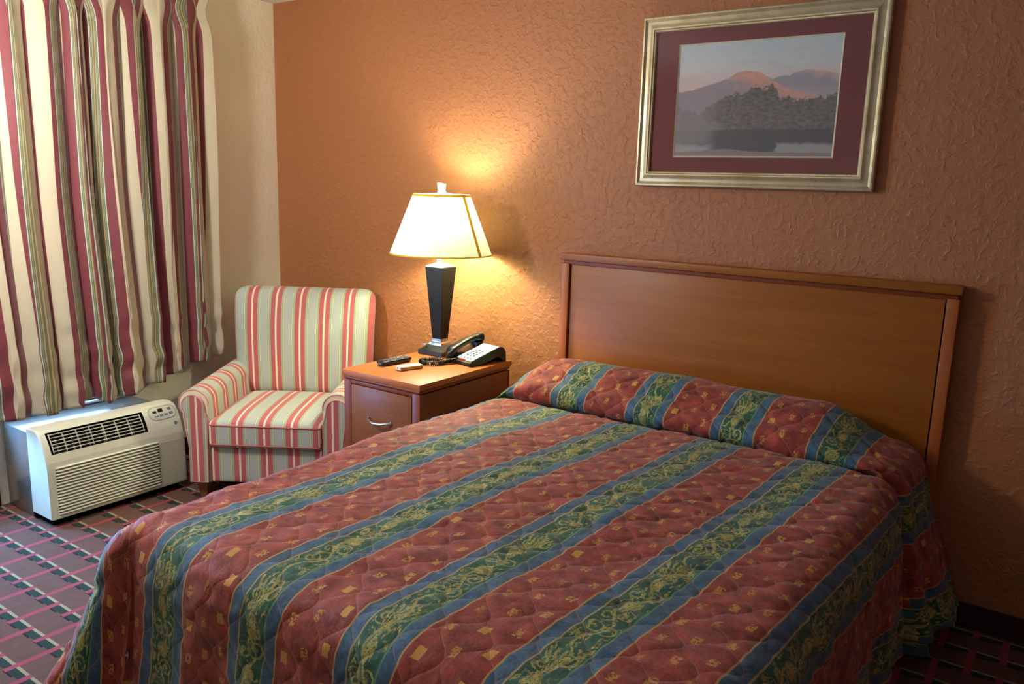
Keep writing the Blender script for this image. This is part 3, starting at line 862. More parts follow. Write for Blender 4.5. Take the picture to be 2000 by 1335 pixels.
# ------------------------------------------------------------------ things on the nightstand
def telephone():
    M_blk = plain('telephone_black_plastic', '#141518', 0.32, 0, 0.5, 0.06)
    M_hand = plain('handset_black_plastic', '#17191d', 0.3, 0, 0.5, 0.06)
    M_face = plain('faceplate_white', '#d5dde2', 0.35, 0, 0.5, 0.02)
    M_key = plain('key_blue_grey', '#4a5b78', 0.4)
    t = thing('telephone', 'black desk telephone with white keypad plate beside the lamp', 'telephone', (1.690, -0.268, NZ + 0.0005), math.radians(-11))
    prof = [(-0.108, 0.004), (-0.108, 0.016), (-0.100, 0.022), (-0.05, 0.036), (0.02, 0.056), (0.065, 0.068), (0.085, 0.068), (0.100, 0.058), (0.108, 0.040), (0.111, 0.004), (0.108, 0.0), (0.090, 0.0), (0.082, 0.006), (0.078, 0.022), (0.055, 0.030), (0.02, 0.018), (-0.03, 0.004), (-0.08, 0.0), (-0.104, 0.0)]
    bm = bmesh.new(); add_prism(bm, prof, -0.087, 0.087, lambda u, v, d: (d, u, v))
    bmesh.ops.bevel(bm, geom=[e for e in bm.edges if abs(e.verts[0].co.x) == abs(e.verts[1].co.x) and e.verts[0].co.x == e.verts[1].co.x], offset=0.003, segments=2, affect='EDGES')
    body = bm_obj('base', bm, M_blk, t, auto=40)
    # slope of the top: from (-0.1,0.022) to (0.065,0.068)
    sl = math.atan2(0.046, 0.165)
    def top(y): return 0.022 + (y + 0.1) * math.tan(sl)
    def slab(bm, x0, x1, ya, yb, h0, h1, bev=0.0008):
        Mx = Matrix.Translation((0, -0.1, 0.022)) @ Matrix.Rotation(sl, 4, 'X')
        k = 1 / math.cos(sl)
        add_box(bm, x0, x1, (ya + 0.1) * k, (yb + 0.1) * k, h0, h1, bev, 1, Mx)
    bm = bmesh.new(); slab(bm, -0.022, 0.084, -0.092, 0.066, -0.001, 0.0035)
    fp = bm_obj('faceplate', bm, M_face, t)
    for r in range(4):
        for c in range(3):
            bm = bmesh.new(); Mx = Matrix.Translation((0, -0.1, 0.022)) @ Matrix.Rotation(sl, 4, 'X')
            p0 = Mx @ Vector((0.008 + c * 0.0215, 0.047 + r * 0.0175, 0.003)); p1 = Mx @ Vector((0.008 + c * 0.0215, 0.047 + r * 0.0175, 0.0062))
            add_cyl(bm, p0, p1, 0.0064, 0.0056, 14); bm_obj('key', bm, M_key, fp, auto=50)
    for c in range(4):
        bm = bmesh.new(); Mx = Matrix.Translation((0, -0.1, 0.022)) @ Matrix.Rotation(sl, 4, 'X')
        p0 = Mx @ Vector((-0.004 + c * 0.0215, 0.020, 0.003)); p1 = Mx @ Vector((-0.004 + c * 0.0215, 0.020, 0.0055))
        add_cyl(bm, p0, p1, 0.0052, 0.0046, 14); bm_obj('memory_key', bm, M_key, fp, auto=50)
    bm = bmesh.new(); slab(bm, -0.002, 0.040, -0.1005, -0.0925, -0.001, 0.0036)
    s = bm_obj('message_light', bm, plain('red_translucent_plastic', '#c8281c', 0.3), t); s['label'] = 'red message light strip'
    bm = bmesh.new(); slab(bm, 0.042, 0.084, -0.1005, -0.0925, -0.001, 0.003)
    bm_obj('label_strip', bm, plain('grey_strip', '#8e979f', 0.4), t)
    bm = bmesh.new()
    for k in range(6): slab(bm, 0.024 + k * 0.0062, 0.0285 + k * 0.0062, 0.050, 0.054, 0.003, 0.0038, 0)
    bm_obj('printed_mark', bm, plain('pink_print', '#c89aa4', 0.5), fp)
    # cradle posts
    for q in ((-0.082, -0.030, -0.085, -0.045, 0.022, 0.043, 0.004), (-0.082, -0.030, 0.035, 0.072, 0.052, 0.078, 0.004)):
        bm = bmesh.new(); add_box(bm, *q); bm_obj('cradle', bm, M_blk, t, auto=40)
    # handset: arched grip between two bulky ends
    path = []; N = 40
    v = []; f = []; nn = 18
    for i in range(N + 1):
        k = i / N; y = -0.118 + 0.205 * k
        arch = math.sin(PI * k) ** 0.8
        zc = top(y) + 0.026 + 0.013 * arch
        end = max(0.0, 1 - abs(k - 0.5) / 0.5) 
        e = abs(k - 0.5) * 2
        hw = 0.0235 + 0.005 * sstep(0.55, 0.85, e) ; hh = 0.0140 + 0.007 * sstep(0.5, 0.85, e)
        tip = math.sqrt(max(0.0, 1 - max(0, (e - 0.86) / 0.14) ** 2)) if e > 0.86 else 1.0
        hw = float(hw) * max(0.12, tip); hh = float(hh) * max(0.12, tip)
        zc -= 0.004 * float(sstep(0.5, 0.9, e))
        for j in range(nn):
            th = 2 * PI * j / nn; cx = math.copysign(abs(math.cos(th)) ** 0.75, math.cos(th)); sz = math.copysign(abs(math.sin(th)) ** 0.75, math.sin(th))
            v.append((-0.056 + hw * cx, y, zc + hh * sz))
    for i in range(N):
        for j in range(nn): f.append((i * nn + j, (i + 1) * nn + j, (i + 1) * nn + (j + 1) % nn, i * nn + (j + 1) % nn)[::-1])
    f.append(tuple(range(nn))); f.append(tuple(range(N * nn, (N + 1) * nn))[::-1])
    hs = mesh_obj('handset', v, f, M_hand, t)
    # coiled cord in a loop on the wood in front of the telephone
    ctrl = [(-0.052, -0.116, 0.036), (-0.068, -0.135, 0.020), (-0.092, -0.150, 0.0095), (-0.120, -0.170, 0.0085), (-0.138, -0.200, 0.0085), (-0.128, -0.232, 0.0085), (-0.095, -0.243, 0.0085), (-0.060, -0.225, 0.0085), (-0.044, -0.190, 0.0085), (-0.046, -0.155, 0.0095), (-0.040, -0.125, 0.012), (-0.035, -0.108, 0.012)]
    ctrl = [np.array(c) + np.array((0.020, 0, 0.003)) * min(1, i_ / 2) for i_, c in enumerate(ctrl)]
    def cr(t):
        i = min(int(t), len(ctrl) - 2); u = t - i
        p = [ctrl[max(0, i - 1)], ctrl[i], ctrl[i + 1], ctrl[min(len(ctrl) - 1, i + 2)]]
        return 0.5 * ((2 * p[1]) + (-p[0] + p[2]) * u + (2 * p[0] - 5 * p[1] + 4 * p[2] - p[3]) * u ** 2 + (-p[0] + 3 * p[1] - 3 * p[2] + p[3]) * u ** 3)
    bm = bmesh.new(); add_tube(bm, [cr(x) for x in np.linspace(0, 2, 14)], 0.0022, 6)
    pts = []; T0, T1 = 2.0, 11.0; turns = 46; S = turns * 9
    for i in range(S + 1):
        u = T0 + (T1 - T0) * i / S; p = cr(min(u, len(ctrl) - 1.001)); d = cr(min(u + .02, len(ctrl) - 1.0005)) - cr(max(u - .02, 0)); d /= np.linalg.norm(d) + 1e-9
        sd = np.cross(d, (0, 0, 1.0)); sd /= np.linalg.norm(sd) + 1e-9; upv = np.cross(sd, d)
        th = 2 * PI * turns * i / S
        r = 0.0085
        pts.append(p + sd * r * math.cos(th) + upv * r * math.sin(th))
    add_tube(bm, pts, 0.0027, 5)
    bm_obj('coiled_cord', bm, M_blk, t, auto=70)
telephone()

def remote():
    t = thing('remote_control', 'black television remote control on the nightstand', 'remote control', (1.455, -0.556, NZ + 0.0005), math.radians(-6))
    M_b = plain('remote_black', '#141418', 0.4, 0, 0.5, 0.06)
    def df(x, y, z): return (x * (1 - 0.12 * (z < 0)), y * (1 - 0.05 * (z < 0)), z)
    v, f = soft_box(0.0245, 0.0825, 0.011, 0.005, 12, df)
    b = mesh_obj('body', [(x, y, z + 0.011) for x, y, z in v], f, M_b, t)
    b = b
    M_k = plain('remote_key_grey', '#8b8e98', 0.45); M_k2 = plain('remote_key_dark', '#50525c', 0.45)
    for r in range(9):
        for c in range(3):
            if r == 4 and c == 1: continue
            bm = bmesh.new(); x = -0.0135 + c * 0.0135; y = 0.066 - r * 0.0142
            add_box(bm, x - 0.0043, x + 0.0043, y - 0.0033, y + 0.0033, 0.0213, 0.0237, 0.001)
            bm_obj('button', bm, M_k if (r + c) % 3 else M_k2, t, auto=40)
    bm = bmesh.new(); add_cyl(bm, (0, 0.066 - 4 * 0.0142, 0.0213), (0, 0.066 - 4 * 0.0142, 0.0237), 0.0052, 0.0048, 16)
    bm_obj('button', bm, M_k, t, auto=50)
    bm = bmesh.new(); add_box(bm, -0.012, 0.012, -0.0835, -0.0815, 0.006, 0.014, 0.0005); bm_obj('front_strip', bm, M_k2, t)
remote()
def small_box():
    t = thing('clicker', 'small white and gold plastic slab between remote and phone cord', 'gadget', (1.580, -0.592, NZ + 0.0005), math.radians(-17))
    v, f = soft_box(0.022, 0.056, 0.0085, 0.004, 10)
    mesh_obj('body', [(x, y, z + 0.0085) for x, y, z in v], f, plain('gold_anodised_case', '#b59c63', 0.35, 0.35), t)
    bm = bmesh.new(); add_box(bm, -0.0195, 0.0195, -0.0535, 0.0535, 0.0168, 0.0182, 0.0006)
    tp = bm_obj('top_plate', bm, plain('white_plastic_plate', '#d9dbd6', 0.4), t); tp['label'] = 'white top plate'
    bm = bmesh.new(); add_box(bm, -0.020, 0.020, -0.0568, -0.0545, 0.002, 0.016, 0.0005)
    e = bm_obj('end_cap', bm, plain('white_plastic_end', '#d4d6d4', 0.4), t)
    bm = bmesh.new(); add_box(bm, -0.009, -0.002, -0.0573, -0.0566, 0.008, 0.012, 0); bm_obj('port', bm, M_dark, e)
    bm = bmesh.new()
    for (x0, x1, y0, y1) in ((-0.006, -0.003, -0.022, 0.004), (-0.006, 0.007, -0.030, -0.026), (0.0, 0.003, -0.020, 0.0), (0.005, 0.008, -0.012, 0.012), (-0.008, 0.001, 0.010, 0.013)):
        add_box(bm, x0, x1, y0, y1, 0.0181, 0.0185)
    bm_obj('printed_mark', bm, plain('grey_print', '#8a93a0', 0.5), tp)
small_box()

# ------------------------------------------------------------------ headboard
def headboard():
    x0, x1 = 1.996, 3.580; o = Vector(((x0 + x1) / 2, -0.03, 0))
    t = thing('headboard', 'wide cherry wood headboard with a cap rail on the terracotta wall', 'headboard', o)
    def L(bm): bmesh.ops.translate(bm, vec=-o, verts=bm.verts[:]); return bm
    bm = bmesh.new(); add_box(bm, x0, x1, -0.068, -0.006, 1.187, 1.2165, 0.003); bm_obj('cap_rail', L(bm), M_head, t, auto=40)
    bm = bmesh.new(); add_box(bm, x0 + .012, x1 - .012, -0.052, -0.012, 1.168, 1.188, 0.001); bm_obj('cap_neck', L(bm), M_ns_side, t, auto=40)
    for a, b in ((x0 + .006, x0 + .044), (x1 - .044, x1 - .006)):
        bm = bmesh.new(); add_box(bm, a, b, -0.060, -0.010, 0.0, 1.172, 0.002); bm_obj('post', L(bm), M_head_v, t, auto=40)
    bm = bmesh.new(); add_box(bm, x0 + .050, x1 - .050, -0.048, -0.020, 0.30, 1.170, 0.001); bm_obj('panel', L(bm), M_head, t, auto=40)
    bm = bmesh.new(); add_box(bm, x0 + .042, x1 - .042, -0.030, -0.016, 0.30, 1.170, 0.0); bm_obj('backing', L(bm), M_dark, t)
headboard()

# ------------------------------------------------------------------ framed picture
def picture():
    x0, x1, z0, z1 = 2.325, 3.256, 1.518, 2.179; cx, cz = (x0 + x1) / 2, (z0 + z1) / 2
    t = thing('framed_picture', 'silver-gold framed lake landscape print with burgundy mat above the headboard', 'picture', (cx, -0.002, cz))
    W, Hh = (x1 - x0) / 2, (z1 - z0) / 2
    M_fr, g, b = material('champagne_silver_leaf', '#a99c7c', 0.36, 0.65, 0.5)
    x, y, z, o = g.obj()
    n = g.noise(o, 9, 4, 0.6); n2 = g.noise(o, 120, 3)
    c = g.mix(lin('#b3a27a'), lin('#cfc29c'), g.rng(n, 0.3, 0.7))
    c = g.mix(c, lin('#6e6040'), g.rng(n2, 0.60, 0.75, 0, 0.6))
    setc(g, b, c)
    # moulding profile: (inset from outer edge, depth towards the room)
    prof = [(0.0, 0.0), (0.0, 0.026), (0.004, 0.031), (0.010, 0.032), (0.014, 0.028), (0.020, 0.025), (0.029, 0.026), (0.038, 0.030), (0.045, 0.0335), (0.050, 0.033), (0.053, 0.028), (0.057, 0.027), (0.060, 0.023), (0.0605, 0.004), (0.0605, 0.0)]
    v = []; f = []; n = len(prof)
    for sx, sz in ((-1, -1), (1, -1), (1, 1), (-1, 1)):
        for i, d in prof: v.append((sx * (W - i), -d, sz * (Hh - i)))
    for c4 in range(4):
        for k in range(n - 1):
            f.append((c4 * n + k, c4 * n + k + 1, ((c4 + 1) % 4) * n + k + 1, ((c4 + 1) % 4) * n + k))
    fr = mesh_obj('frame', v, [q[::-1] for q in f], M_fr, t, True); sharp_by_angle(fr.data, 28)
    M_mat = plain('burgundy_mat_board', '#7c443e', 0.85, 0, 0.2, 0.04, 200)
    pw, ph = 0.306, 0.210; pz = 0.002
    def ring(name, w0, h0, w1, h1, d0, d1, m, zo, xo=0.0):
        v = []
        for (w, h, d) in ((w0, h0, d0), (w1, h1, d1)):
            for sx, sz in ((-1, -1), (1, -1), (1, 1), (-1, 1)): v.append((xo * (w != w0) + sx * w, -d, (zo if w != w0 else 0) + sz * h))
        f = [(i, (i + 1) % 4, 4 + (i + 1) % 4, 4 + i) for i in range(4)]
        return mesh_obj(name, v, f, m, t, False)
    px = 0.003
    ring('mat', W - 0.059, Hh - 0.059, pw + 0.006, ph + 0.006, 0.0165, 0.0165, M_mat, pz, px)
    v = []
    for (w, h, d) in ((pw + .006, ph + .006, 0.0165), (pw, ph, 0.0125)):
        for sx, sz in ((-1, -1), (1, -1), (1, 1), (-1, 1)): v.append((px + sx * w, -d, pz + sz * h))
    mesh_obj('mat_bevel', v, [(i, (i + 1) % 4, 4 + (i + 1) % 4, 4 + i) for i in range(4)], plain('cream_core', '#cfc5a0', 0.7), t, False)
    # the print
    m, g, b = material('landscape_print', '#808080', 0.6, 0, 0.3)
    u, w, uv = g.uv()
    def ns(sx, sy, det=4, off=0.0): return g.noise(g.vec(u * sx + off, w * sy + off), 1.0, det, 0.6) - 0.5
    w2 = w
    sky = g.mix(lin('#d3ab9c'), lin('#c2bfb4'), g.rng(w2, 0.60, 0.80))
    sky = g.mix(sky, lin('#b4bcb6'), g.rng(w2, 0.78, 1.0))
    cl = g.rng(ns(4, 14, 5, 3.1), 0.02, 0.22)
    sky = g.mix(sky, lin('#b9a19c'), cl * 0.6)
    # reference shape of the hills as sums of smooth humps
    def hump(c, wd, h): 
        d = (u - c) / wd
        return h / (1.0 + d * d)
    rough = ns(26, 3, 5, 1.7) * 0.030
    ridge = g.curve(u, [(0, .585), (1, .68), (.10, .60), (.18, .635), (.27, .66), (.335, .693), (.39, .742), (.44, .75), (.48, .742), (.52, .735), (.56, .703), (.61, .668), (.665, .690), (.715, .69), (.735, .714), (.775, .722), (.81, .735), (.86, .722), (.91, .72), (.955, .70)]) + rough
    nearm = g.curve(u, [(0, .585), (1, .44), (.10, .60), (.18, .635), (.27, .66), (.335, .693), (.39, .742), (.44, .75), (.48, .742), (.52, .735), (.56, .703), (.61, .655), (.67, .61), (.745, .56), (.85, .52)]) + rough
    c = sky
    mt = g.noise(g.vec(u * 11, w * 18), 1, 6, 0.7)
    mt2 = g.noise(g.vec(u * 30, w * 44), 1, 4, 0.7)
    cfar = g.mix(lin('#8f8788'), lin('#c79a7f'), g.rng((w - 0.66) * 9 + (u - 0.84) * 3.0 + (mt - .5) * 2.0, 0.0, 0.9))
    cfar = g.mix(cfar, lin('#a8948f'), g.rng(0.62 - w, 0.0, 0.12))
    c = g.mix(c, cfar, g.lt(w, ridge, 0.004))
    cn = g.mix(lin('#8d7b7c'), lin('#d08c6c'), g.rng((w - 0.60) * 5.0 + (u - 0.36) * 2.6 + (mt - .5) * 2.2 + (mt2 - .5) * 0.8, 0.0, 1.0))
    c = g.mix(c, cn, g.lt(w, nearm, 0.004))
    # tree masses
    tn = ns(34, 22, 6, 5.0) * 0.15 + ns(90, 70, 3, 8.0) * 0.08
    tl = g.curve(u, [(0, .455), (1, .525), (.04, .42), (.085, .435), (.10, .40), (.145, .385), (.17, .40), (.20, .445), (.255, .465), (.295, .51), (.35, .545), (.445, .555), (.475, .595), (.53, .62), (.57, .575), (.61, .622), (.64, .575), (.67, .495), (.72, .52), (.75, .48), (.84, .485), (.935, .505)])
    ct = g.mix(lin('#4f4740'), lin('#776b60'), g.rng(ns(30, 34, 5, 2.0), -0.16, 0.25))
    haze = g.rng(u, 0.16, 0.30, 0.45, 1.0)
    c = g.mix(c, ct, g.lt(w, tl + tn, 0.005) * haze)
    gold = g.rng(ns(14, 12, 4, 9.0), 0.08, 0.2) * g.band(w, 0.27, 0.40, 0.03) * g.band(u, 0.18, 0.9, 0.05)
    c = g.mix(c, lin('#8a6a58'), gold * 0.6)
    # shore and water with dark reflections
    bank = g.lt(w, 0.315 - u * 0.03 + ns(12, 4, 3, 4.0) * 0.03, 0.01) * g.lt(u, 0.30, 0.05)
    c = g.mix(c, lin('#7b6f68'), bank * 0.85)
    water = g.lt(w, 0.235 + ns(10, 2, 3, 6.0) * 0.02, 0.012)
    refl = 0.10 - hump(0.47, 0.17, 0.16) - hump(0.95, 0.2, 0.10) + ns(20, 5, 4, 7.0) * 0.05
    cw = g.mix(lin('#4a4643'), lin('#958b82'), g.lt(w, 0.105 + ns(9, 3, 4, 11.0) * 0.08, 0.02) * g.mx(g.lt(u, 0.24, 0.05), g.lt(0.655, u + ns(14, 9, 4, 3.3) * 0.12, 0.01)))
    cw = g.mix(cw, lin('#80756f'), g.lt(u, 0.24, 0.06) * g.lt(0.10, w, 0.04) * 0.7)
    cw = g.mix(cw, lin('#5a544f'), g.rng(ns(5, 60, 3, 12.0), 0.0, 0.3) * 0.4)
    c = g.mix(c, cw, water)
    fore = g.lt(w, 0.03 + hump(0.33, 0.14, 0.035) + ns(14, 6, 3, 13.0) * 0.02, 0.006)
    c = g.mix(c, lin('#7d6a62'), fore)
    gm_ = g.nt.nodes.new('ShaderNodeGamma'); gm_.inputs[1].default_value = 0.80; g.nt.links.new(c, gm_.inputs[0])
    setc(g, b, gm_.outputs[0])
    mesh_obj('print', [(px - pw, -0.0122, pz - ph), (px + pw, -0.0122, pz - ph), (px + pw, -0.0122, pz + ph), (px - pw, -0.0122, pz + ph)], [(0, 1, 2, 3)], m, t, False, np.array([(0, 0), (1, 0), (1, 1), (0, 1)]))
    box('backing', -W + .01, W - .01, -0.010, -0.001, -Hh + .01, Hh - .01, M_dark, t, 0)
    gm = M_glass.copy(); gm.name = 'picture_glass'
    box('glass', -W + .058, W - .058, -0.0205, -0.0185, -Hh + .058, Hh - .058, gm, t, 0)
picture()

# ------------------------------------------------------------------ bed and bedspread
def spread_mat():
    m, g, b = material('bedspread_print', '#803030', 0.7, 0, 0.25, 0.2)
    u, v, uv = g.uv()
    P = 0.340
    wob = (g.noise(uv, 28, 2) - 0.5) * 0.006
    t = g.mod(u + wob, P)
    cell = g.floor((u + wob) / P)
    cloud = g.noise(uv, 16, 4, 0.6); fine = g.noise(uv, 130, 3, 0.6)
    # red field
    c = g.mix(lin('#5e1c10'), lin('#b34b34'), g.rng(cloud * 0.65 + fine * 0.35, 0.34, 0.68))
    # small gold tablets in staggered rows
    ru = t - 0.160
    cu = 0.060; cv = 0.088
    ci = g.floor(ru / cu)
    fu = ru - (ci + 0.5) * cu
    vv = v + ci * 0.031 + cell * 0.045
    cj = g.floor(vv / cv); fv = vv - (cj + 0.5) * cv
    h = g.mod(g.math('MULTIPLY', g.sin(ci * 12.99 + cj * 78.2 + cell * 37.7), 43.7), 1.0)
    jx = fu + (g.noise(uv, 150, 2) - .5) * 0.006; jy = fv + (g.noise(uv, 130, 2) - .5) * 0.007
    tab = g.lt(g.ab(jx), 0.0072 + h * 0.003) * g.lt(g.ab(jy), 0.0140)
    det = g.lt(g.noise(uv, 150, 2), 0.535, 0.03)
    det = g.mx(det, g.lt(0.86, h))
    inred = g.band(ru, 0.012, 0.172)
    bright = g.rng(h, 0.0, 1.0, 0.55, 1.0)
    c = g.mix(c, lin('#c68f38'), tab * det * inred * bright)
    # blue borders
    blue = g.mix(lin('#2c475a'), lin('#4c6f86'), g.rng(cloud * 0.5 + fine * 0.5, 0.36, 0.66))
    c = g.mix(c, blue, g.band(t, 0.0, 0.160))
    # green band with gold scrollwork
    green = g.mix(lin('#184030'), lin('#2c654a'), g.rng(cloud * 0.6 + fine * 0.4, 0.36, 0.66))
    isg = g.band(t, 0.037, 0.123)
    c = g.mix(c, green, isg)
    a = t - 0.080                                    # across the band, +-0.043
    Lc = 0.46
    q = g.mod(v + cell * 0.07, Lc) - Lc / 2          # along, +-0.23
    n1 = g.noise(uv, 45, 2) - 0.5; n2 = g.noise(g.vec(u + 3.3, v + 1.7), 45, 2) - 0.5
    ad = a + n1 * 0.010; qd = q + n2 * 0.010
    def spiral(ca, cq, R, turns, sgn, wdt):
        dx = ad - ca; dy = qd - cq
        r = g.sqrt(dx * dx + dy * dy)
        th = g.atan2(dy, dx)
        s = g.mod(r / R * turns + th * (sgn / (2 * PI)), 1.0)
        return g.lt(s, wdt, 0.05) * g.lt(r, R, 0.001)
    m1 = spiral(0.017, -0.115, 0.026, 1.6, 1, 0.36)
    for (ca, cq, R, tr, sg) in ((-0.017, -0.100, 0.024, 1.5, -1), (0.016, 0.020, 0.026, 1.6, -1), (-0.020, 0.032, 0.022, 1.4, 1), (0.014, 0.135, 0.026, 1.7, 1), (-0.018, 0.150, 0.022, 1.4, -1), (-0.015, 0.205, 0.022, 1.4, 1), (0.018, 0.205, 0.022, 1.4, -1)):
        m1 = g.mx(m1, spiral(ca, cq, R, tr, sg, 0.34))
    # vine stem
    stem = g.lt(g.ab(ad - g.sin(qd * (2 * PI / 0.155)) * 0.016), 0.0034, 0.001)
    m1 = g.mx(m1, stem)
    # fan of tail feathers
    fx = ad; fy = qd + 0.045
    fr_ = g.sqrt(fx * fx + fy * fy); ft = g.atan2(fx, 0.0 - fy)
    fan = g.lt(g.ab(ft), 0.42) * g.lt(fr_, 0.105) * g.lt(0.25, g.sin(ft * 42 + fr_ * 30), 0.15)
    body = g.lt((ad * ad) / (0.011 ** 2) + ((qd + 0.030) * (qd + 0.030)) / (0.030 ** 2), 1.0, 0.2)
    urn = g.lt((ad * ad) / (0.020 ** 2) + ((qd - 0.085) * (qd - 0.085)) / (0.022 ** 2), 1.0, 0.2)
    m1 = g.mx(g.mx(m1, fan), g.mx(body, urn))
    leaf = g.rng(g.noise(g.vec(u * 60, v * 34), 1.0, 3, 0.6, 1.2), 0.56, 0.60)
    m1 = g.mx(m1, leaf)
    spk = g.lt(g.noise(uv, 190, 2), 0.60, 0.03)
    inband = g.band(t, 0.041, 0.119)
    gold = g.mix(lin('#8a843f'), lin('#bcae58'), g.rng(g.noise(uv, 60, 3), 0.35, 0.65))
    gold = g.mix(gold, lin('#cfc07e'), g.rng(g.noise(uv, 120, 3), 0.64, 0.72))
    c = g.mix(c, gold, m1 * spk * inband * 0.85)
    for qd_, cc in ((0.0, '#b98a48'), (0.037, '#a8925a'), (0.123, '#5f8a60'), (0.160, '#b98a48')):
        c = g.mix(c, lin(cc), g.band(t, qd_ - 0.0022, qd_ + 0.0022))
    c = g.mix(c, lin('#b98a48'), g.lt(P - 0.0022, t))
    um = g.nt.nodes.new('ShaderNodeUVMap'); um.uv_map = 'Sheet'; sp_ = g.nt.nodes.new('ShaderNodeSeparateXYZ'); g.nt.links.new(um.outputs[0], sp_.inputs[0])
    su, sv = V(g, sp_.outputs[0]), V(g, sp_.outputs[1])
    wv = g.cos(sv * (2 * PI / 0.150)) * 0.25
    f1 = g.mod(su / 0.120 + wv, 1.0); f2 = g.mod(su / 0.120 + 0.5 - wv, 1.0)
    sd = g.mn(g.mn(f1, 1.0 - f1), g.mn(f2, 1.0 - f2))
    c = g.mix(c, lin('#b07a70'), g.lt(sd, 0.014, 0.008) * 0.35)
    setc(g, b, c)
    h1 = g.rng(sd, 0.0, 0.06) * 0.5 + g.noise(uv, 340, 2) * 0.15 + g.noise(g.vec(u * 3, v), 40, 3) * 0.8
    setn(g, b, g.bump(h1, 0.25, 0.006))
    return m
def bedspread():
    # profile along the bed: (y, z) with the pillow roll at the head
    BW = 1.425; X0 = 2.010; TOP = 0.640
    prof_p = np.array([(-0.074, 0.55), (-0.076, 0.62), (-0.080, 0.68), (-0.095, 0.722), (-0.125, 0.752), (-0.165, 0.770), (-0.215, 0.776), (-0.270, 0.770), (-0.325, 0.750), (-0.370, 0.722), (-0.425, 0.700), (-0.443, 0.668), (-0.432, 0.636), (-0.395, 0.604), (-0.415, 0.600), (-0.462, 0.632), (-0.50, 0.641), (-0.60, 0.641), (-0.8, 0.640), (-1.2, 0.637), (-1.7, 0.630), (-2.00, 0.624)])
    # dense resample with smoothing
    d = np.hypot(*np.diff(prof_p, axis=0).T); A = np.concatenate([[0], np.cumsum(d)])
    step = 0.0075
    tt = np.arange(0, A[-1] + 1e-6, step); nT = len(tt)
    def cat(x):
        # Catmull-Rom through points
        out = np.zeros((len(x), 2))
        for k, s in enumerate(x):
            i = min(max(int(np.searchsorted(A, s) - 1), 0), len(A) - 2); u = (s - A[i]) / (A[i + 1] - A[i])
            p1, p2 = prof_p[i], prof_p[i + 1]
            p0 = prof_p[max(0, i - 1)]; p3 = prof_p[min(len(A) - 1, i + 2)]
            m1 = (p2 - p0) / (A[i + 1] - A[max(0, i - 1)]) * (A[i + 1] - A[i]); m2 = (p3 - p1) / (A[min(len(A) - 1, i + 2)] - A[i]) * (A[i + 1] - A[i])
            out[k] = (2 * u**3 - 3 * u**2 + 1) * p1 + (u**3 - 2 * u**2 + u) * m1 + (-2 * u**3 + 3 * u**2) * p2 + (u**3 - u**2) * m2
        return out
    spine = cat(tt)
    over = 0.625
    tb = np.arange(step, over, step); t_all = np.concatenate([tt, tt[-1] + tb])
    s_all = np.concatenate([-np.arange(over, 0, -step), np.arange(0, BW, step), BW + np.arange(0, over, step)])
    S, Tm = np.meshgrid(s_all, t_all)
    inT = np.minimum(Tm, tt[-1])
    yb = np.interp(inT, tt, spine[:, 0]); zb = np.interp(inT, tt, spine[:, 1])
    pill = sstep(-0.30, -0.43, -(-yb)) if False else np.where(inT < A[13], 1.0, 0.0)
    # pillow height dies away at its two ends
    ends = sstep(-0.12, 0.10, S) * (1 - sstep(1.175, 1.475, S))
    zrel = zb - TOP
    lift = np.where((inT < A[12]) & (zrel > 0), 1.0, 0.0)
    tuck_y = -0.412
    ptl = np.where(inT < A[13], 1.0, 0.0)
    zt_ = TOP + np.where(zrel > 0, zrel * (0.10 + 0.90 * ends), zrel)
    yt_ = yb
    # overhang amounts
    aL = np.maximum(0, -S); aR = np.maximum(0, S - BW); a = aL + aR; sgn = np.where(aL > 0, -1.0, 1.0)
    bo = np.maximum(0, Tm - tt[-1])
    p = 5.0
    dd = (a ** p + bo ** p) ** (1 / p)
    phi = np.arctan2(bo, np.maximum(a, 1e-9)); phi = np.where((a <= 0) & (bo > 0), PI / 2, phi); phi = np.where(dd <= 0, 0, phi)
    corner = np.sin(2 * phi) ** 2
    r = 0.10 + 0.09 * corner
    th = np.clip(dd / r, 0, PI / 2)
    hor = r * np.sin(th); ver = r * (1 - np.cos(th))
    ext = np.maximum(0, dd - r * PI / 2)
    nxd, nyd = np.cos(phi) * sgn, -np.sin(phi)
    headz = np.exp(-np.maximum(0, (-yb) - 0.30) / 0.10) * np.where(bo > 0, 0, 1)   # flare of the side at the head
    headz = np.where(-yb < 0.42, np.maximum(headz, 0.85), headz * 0.55)
    flare = 0.06 + 0.34 * corner + 0.07 * (aL > 0) * sstep(-1.0, -1.8, yb) + 0.27 * headz * (aR > 0) - 0.05 * headz * (aL > 0)
    # hanging folds
    along = np.where(a > bo, -yb * 1.0, S) 
    fold = 0.022 * np.sin(along * 2 * PI / 0.31 + 1.0) * np.sin(along * 2 * PI / 0.83 + 2) + 0.030 * np.sin(phi * 6 + 0.6) * corner
    k = np.clip(ext / 0.45, 0, 1)
    out = hor + ext * flare + fold * k
    out = out - (aR > 0) * 0.055 * np.exp(-((yb + 0.435) / 0.028) ** 2) * np.clip(dd / 0.12, 0, 1) * np.where(bo > 0, 0, 1)
    drop = ver + ext * np.sqrt(np.maximum(0.3, 1 - flare ** 2))
    fold = np.where((aL > 0) & (yb > -0.95), 0.004, fold)
    out = hor + ext * flare + fold * k
    out = out - (aR > 0) * 0.055 * np.exp(-((yb + 0.435) / 0.028) ** 2) * np.clip(dd / 0.12, 0, 1) * np.where(bo > 0, 0, 1)
    X = X0 + np.clip(S, 0, BW) + nxd * out
    Y = yt_ + nyd * out
    Z = zt_ - drop
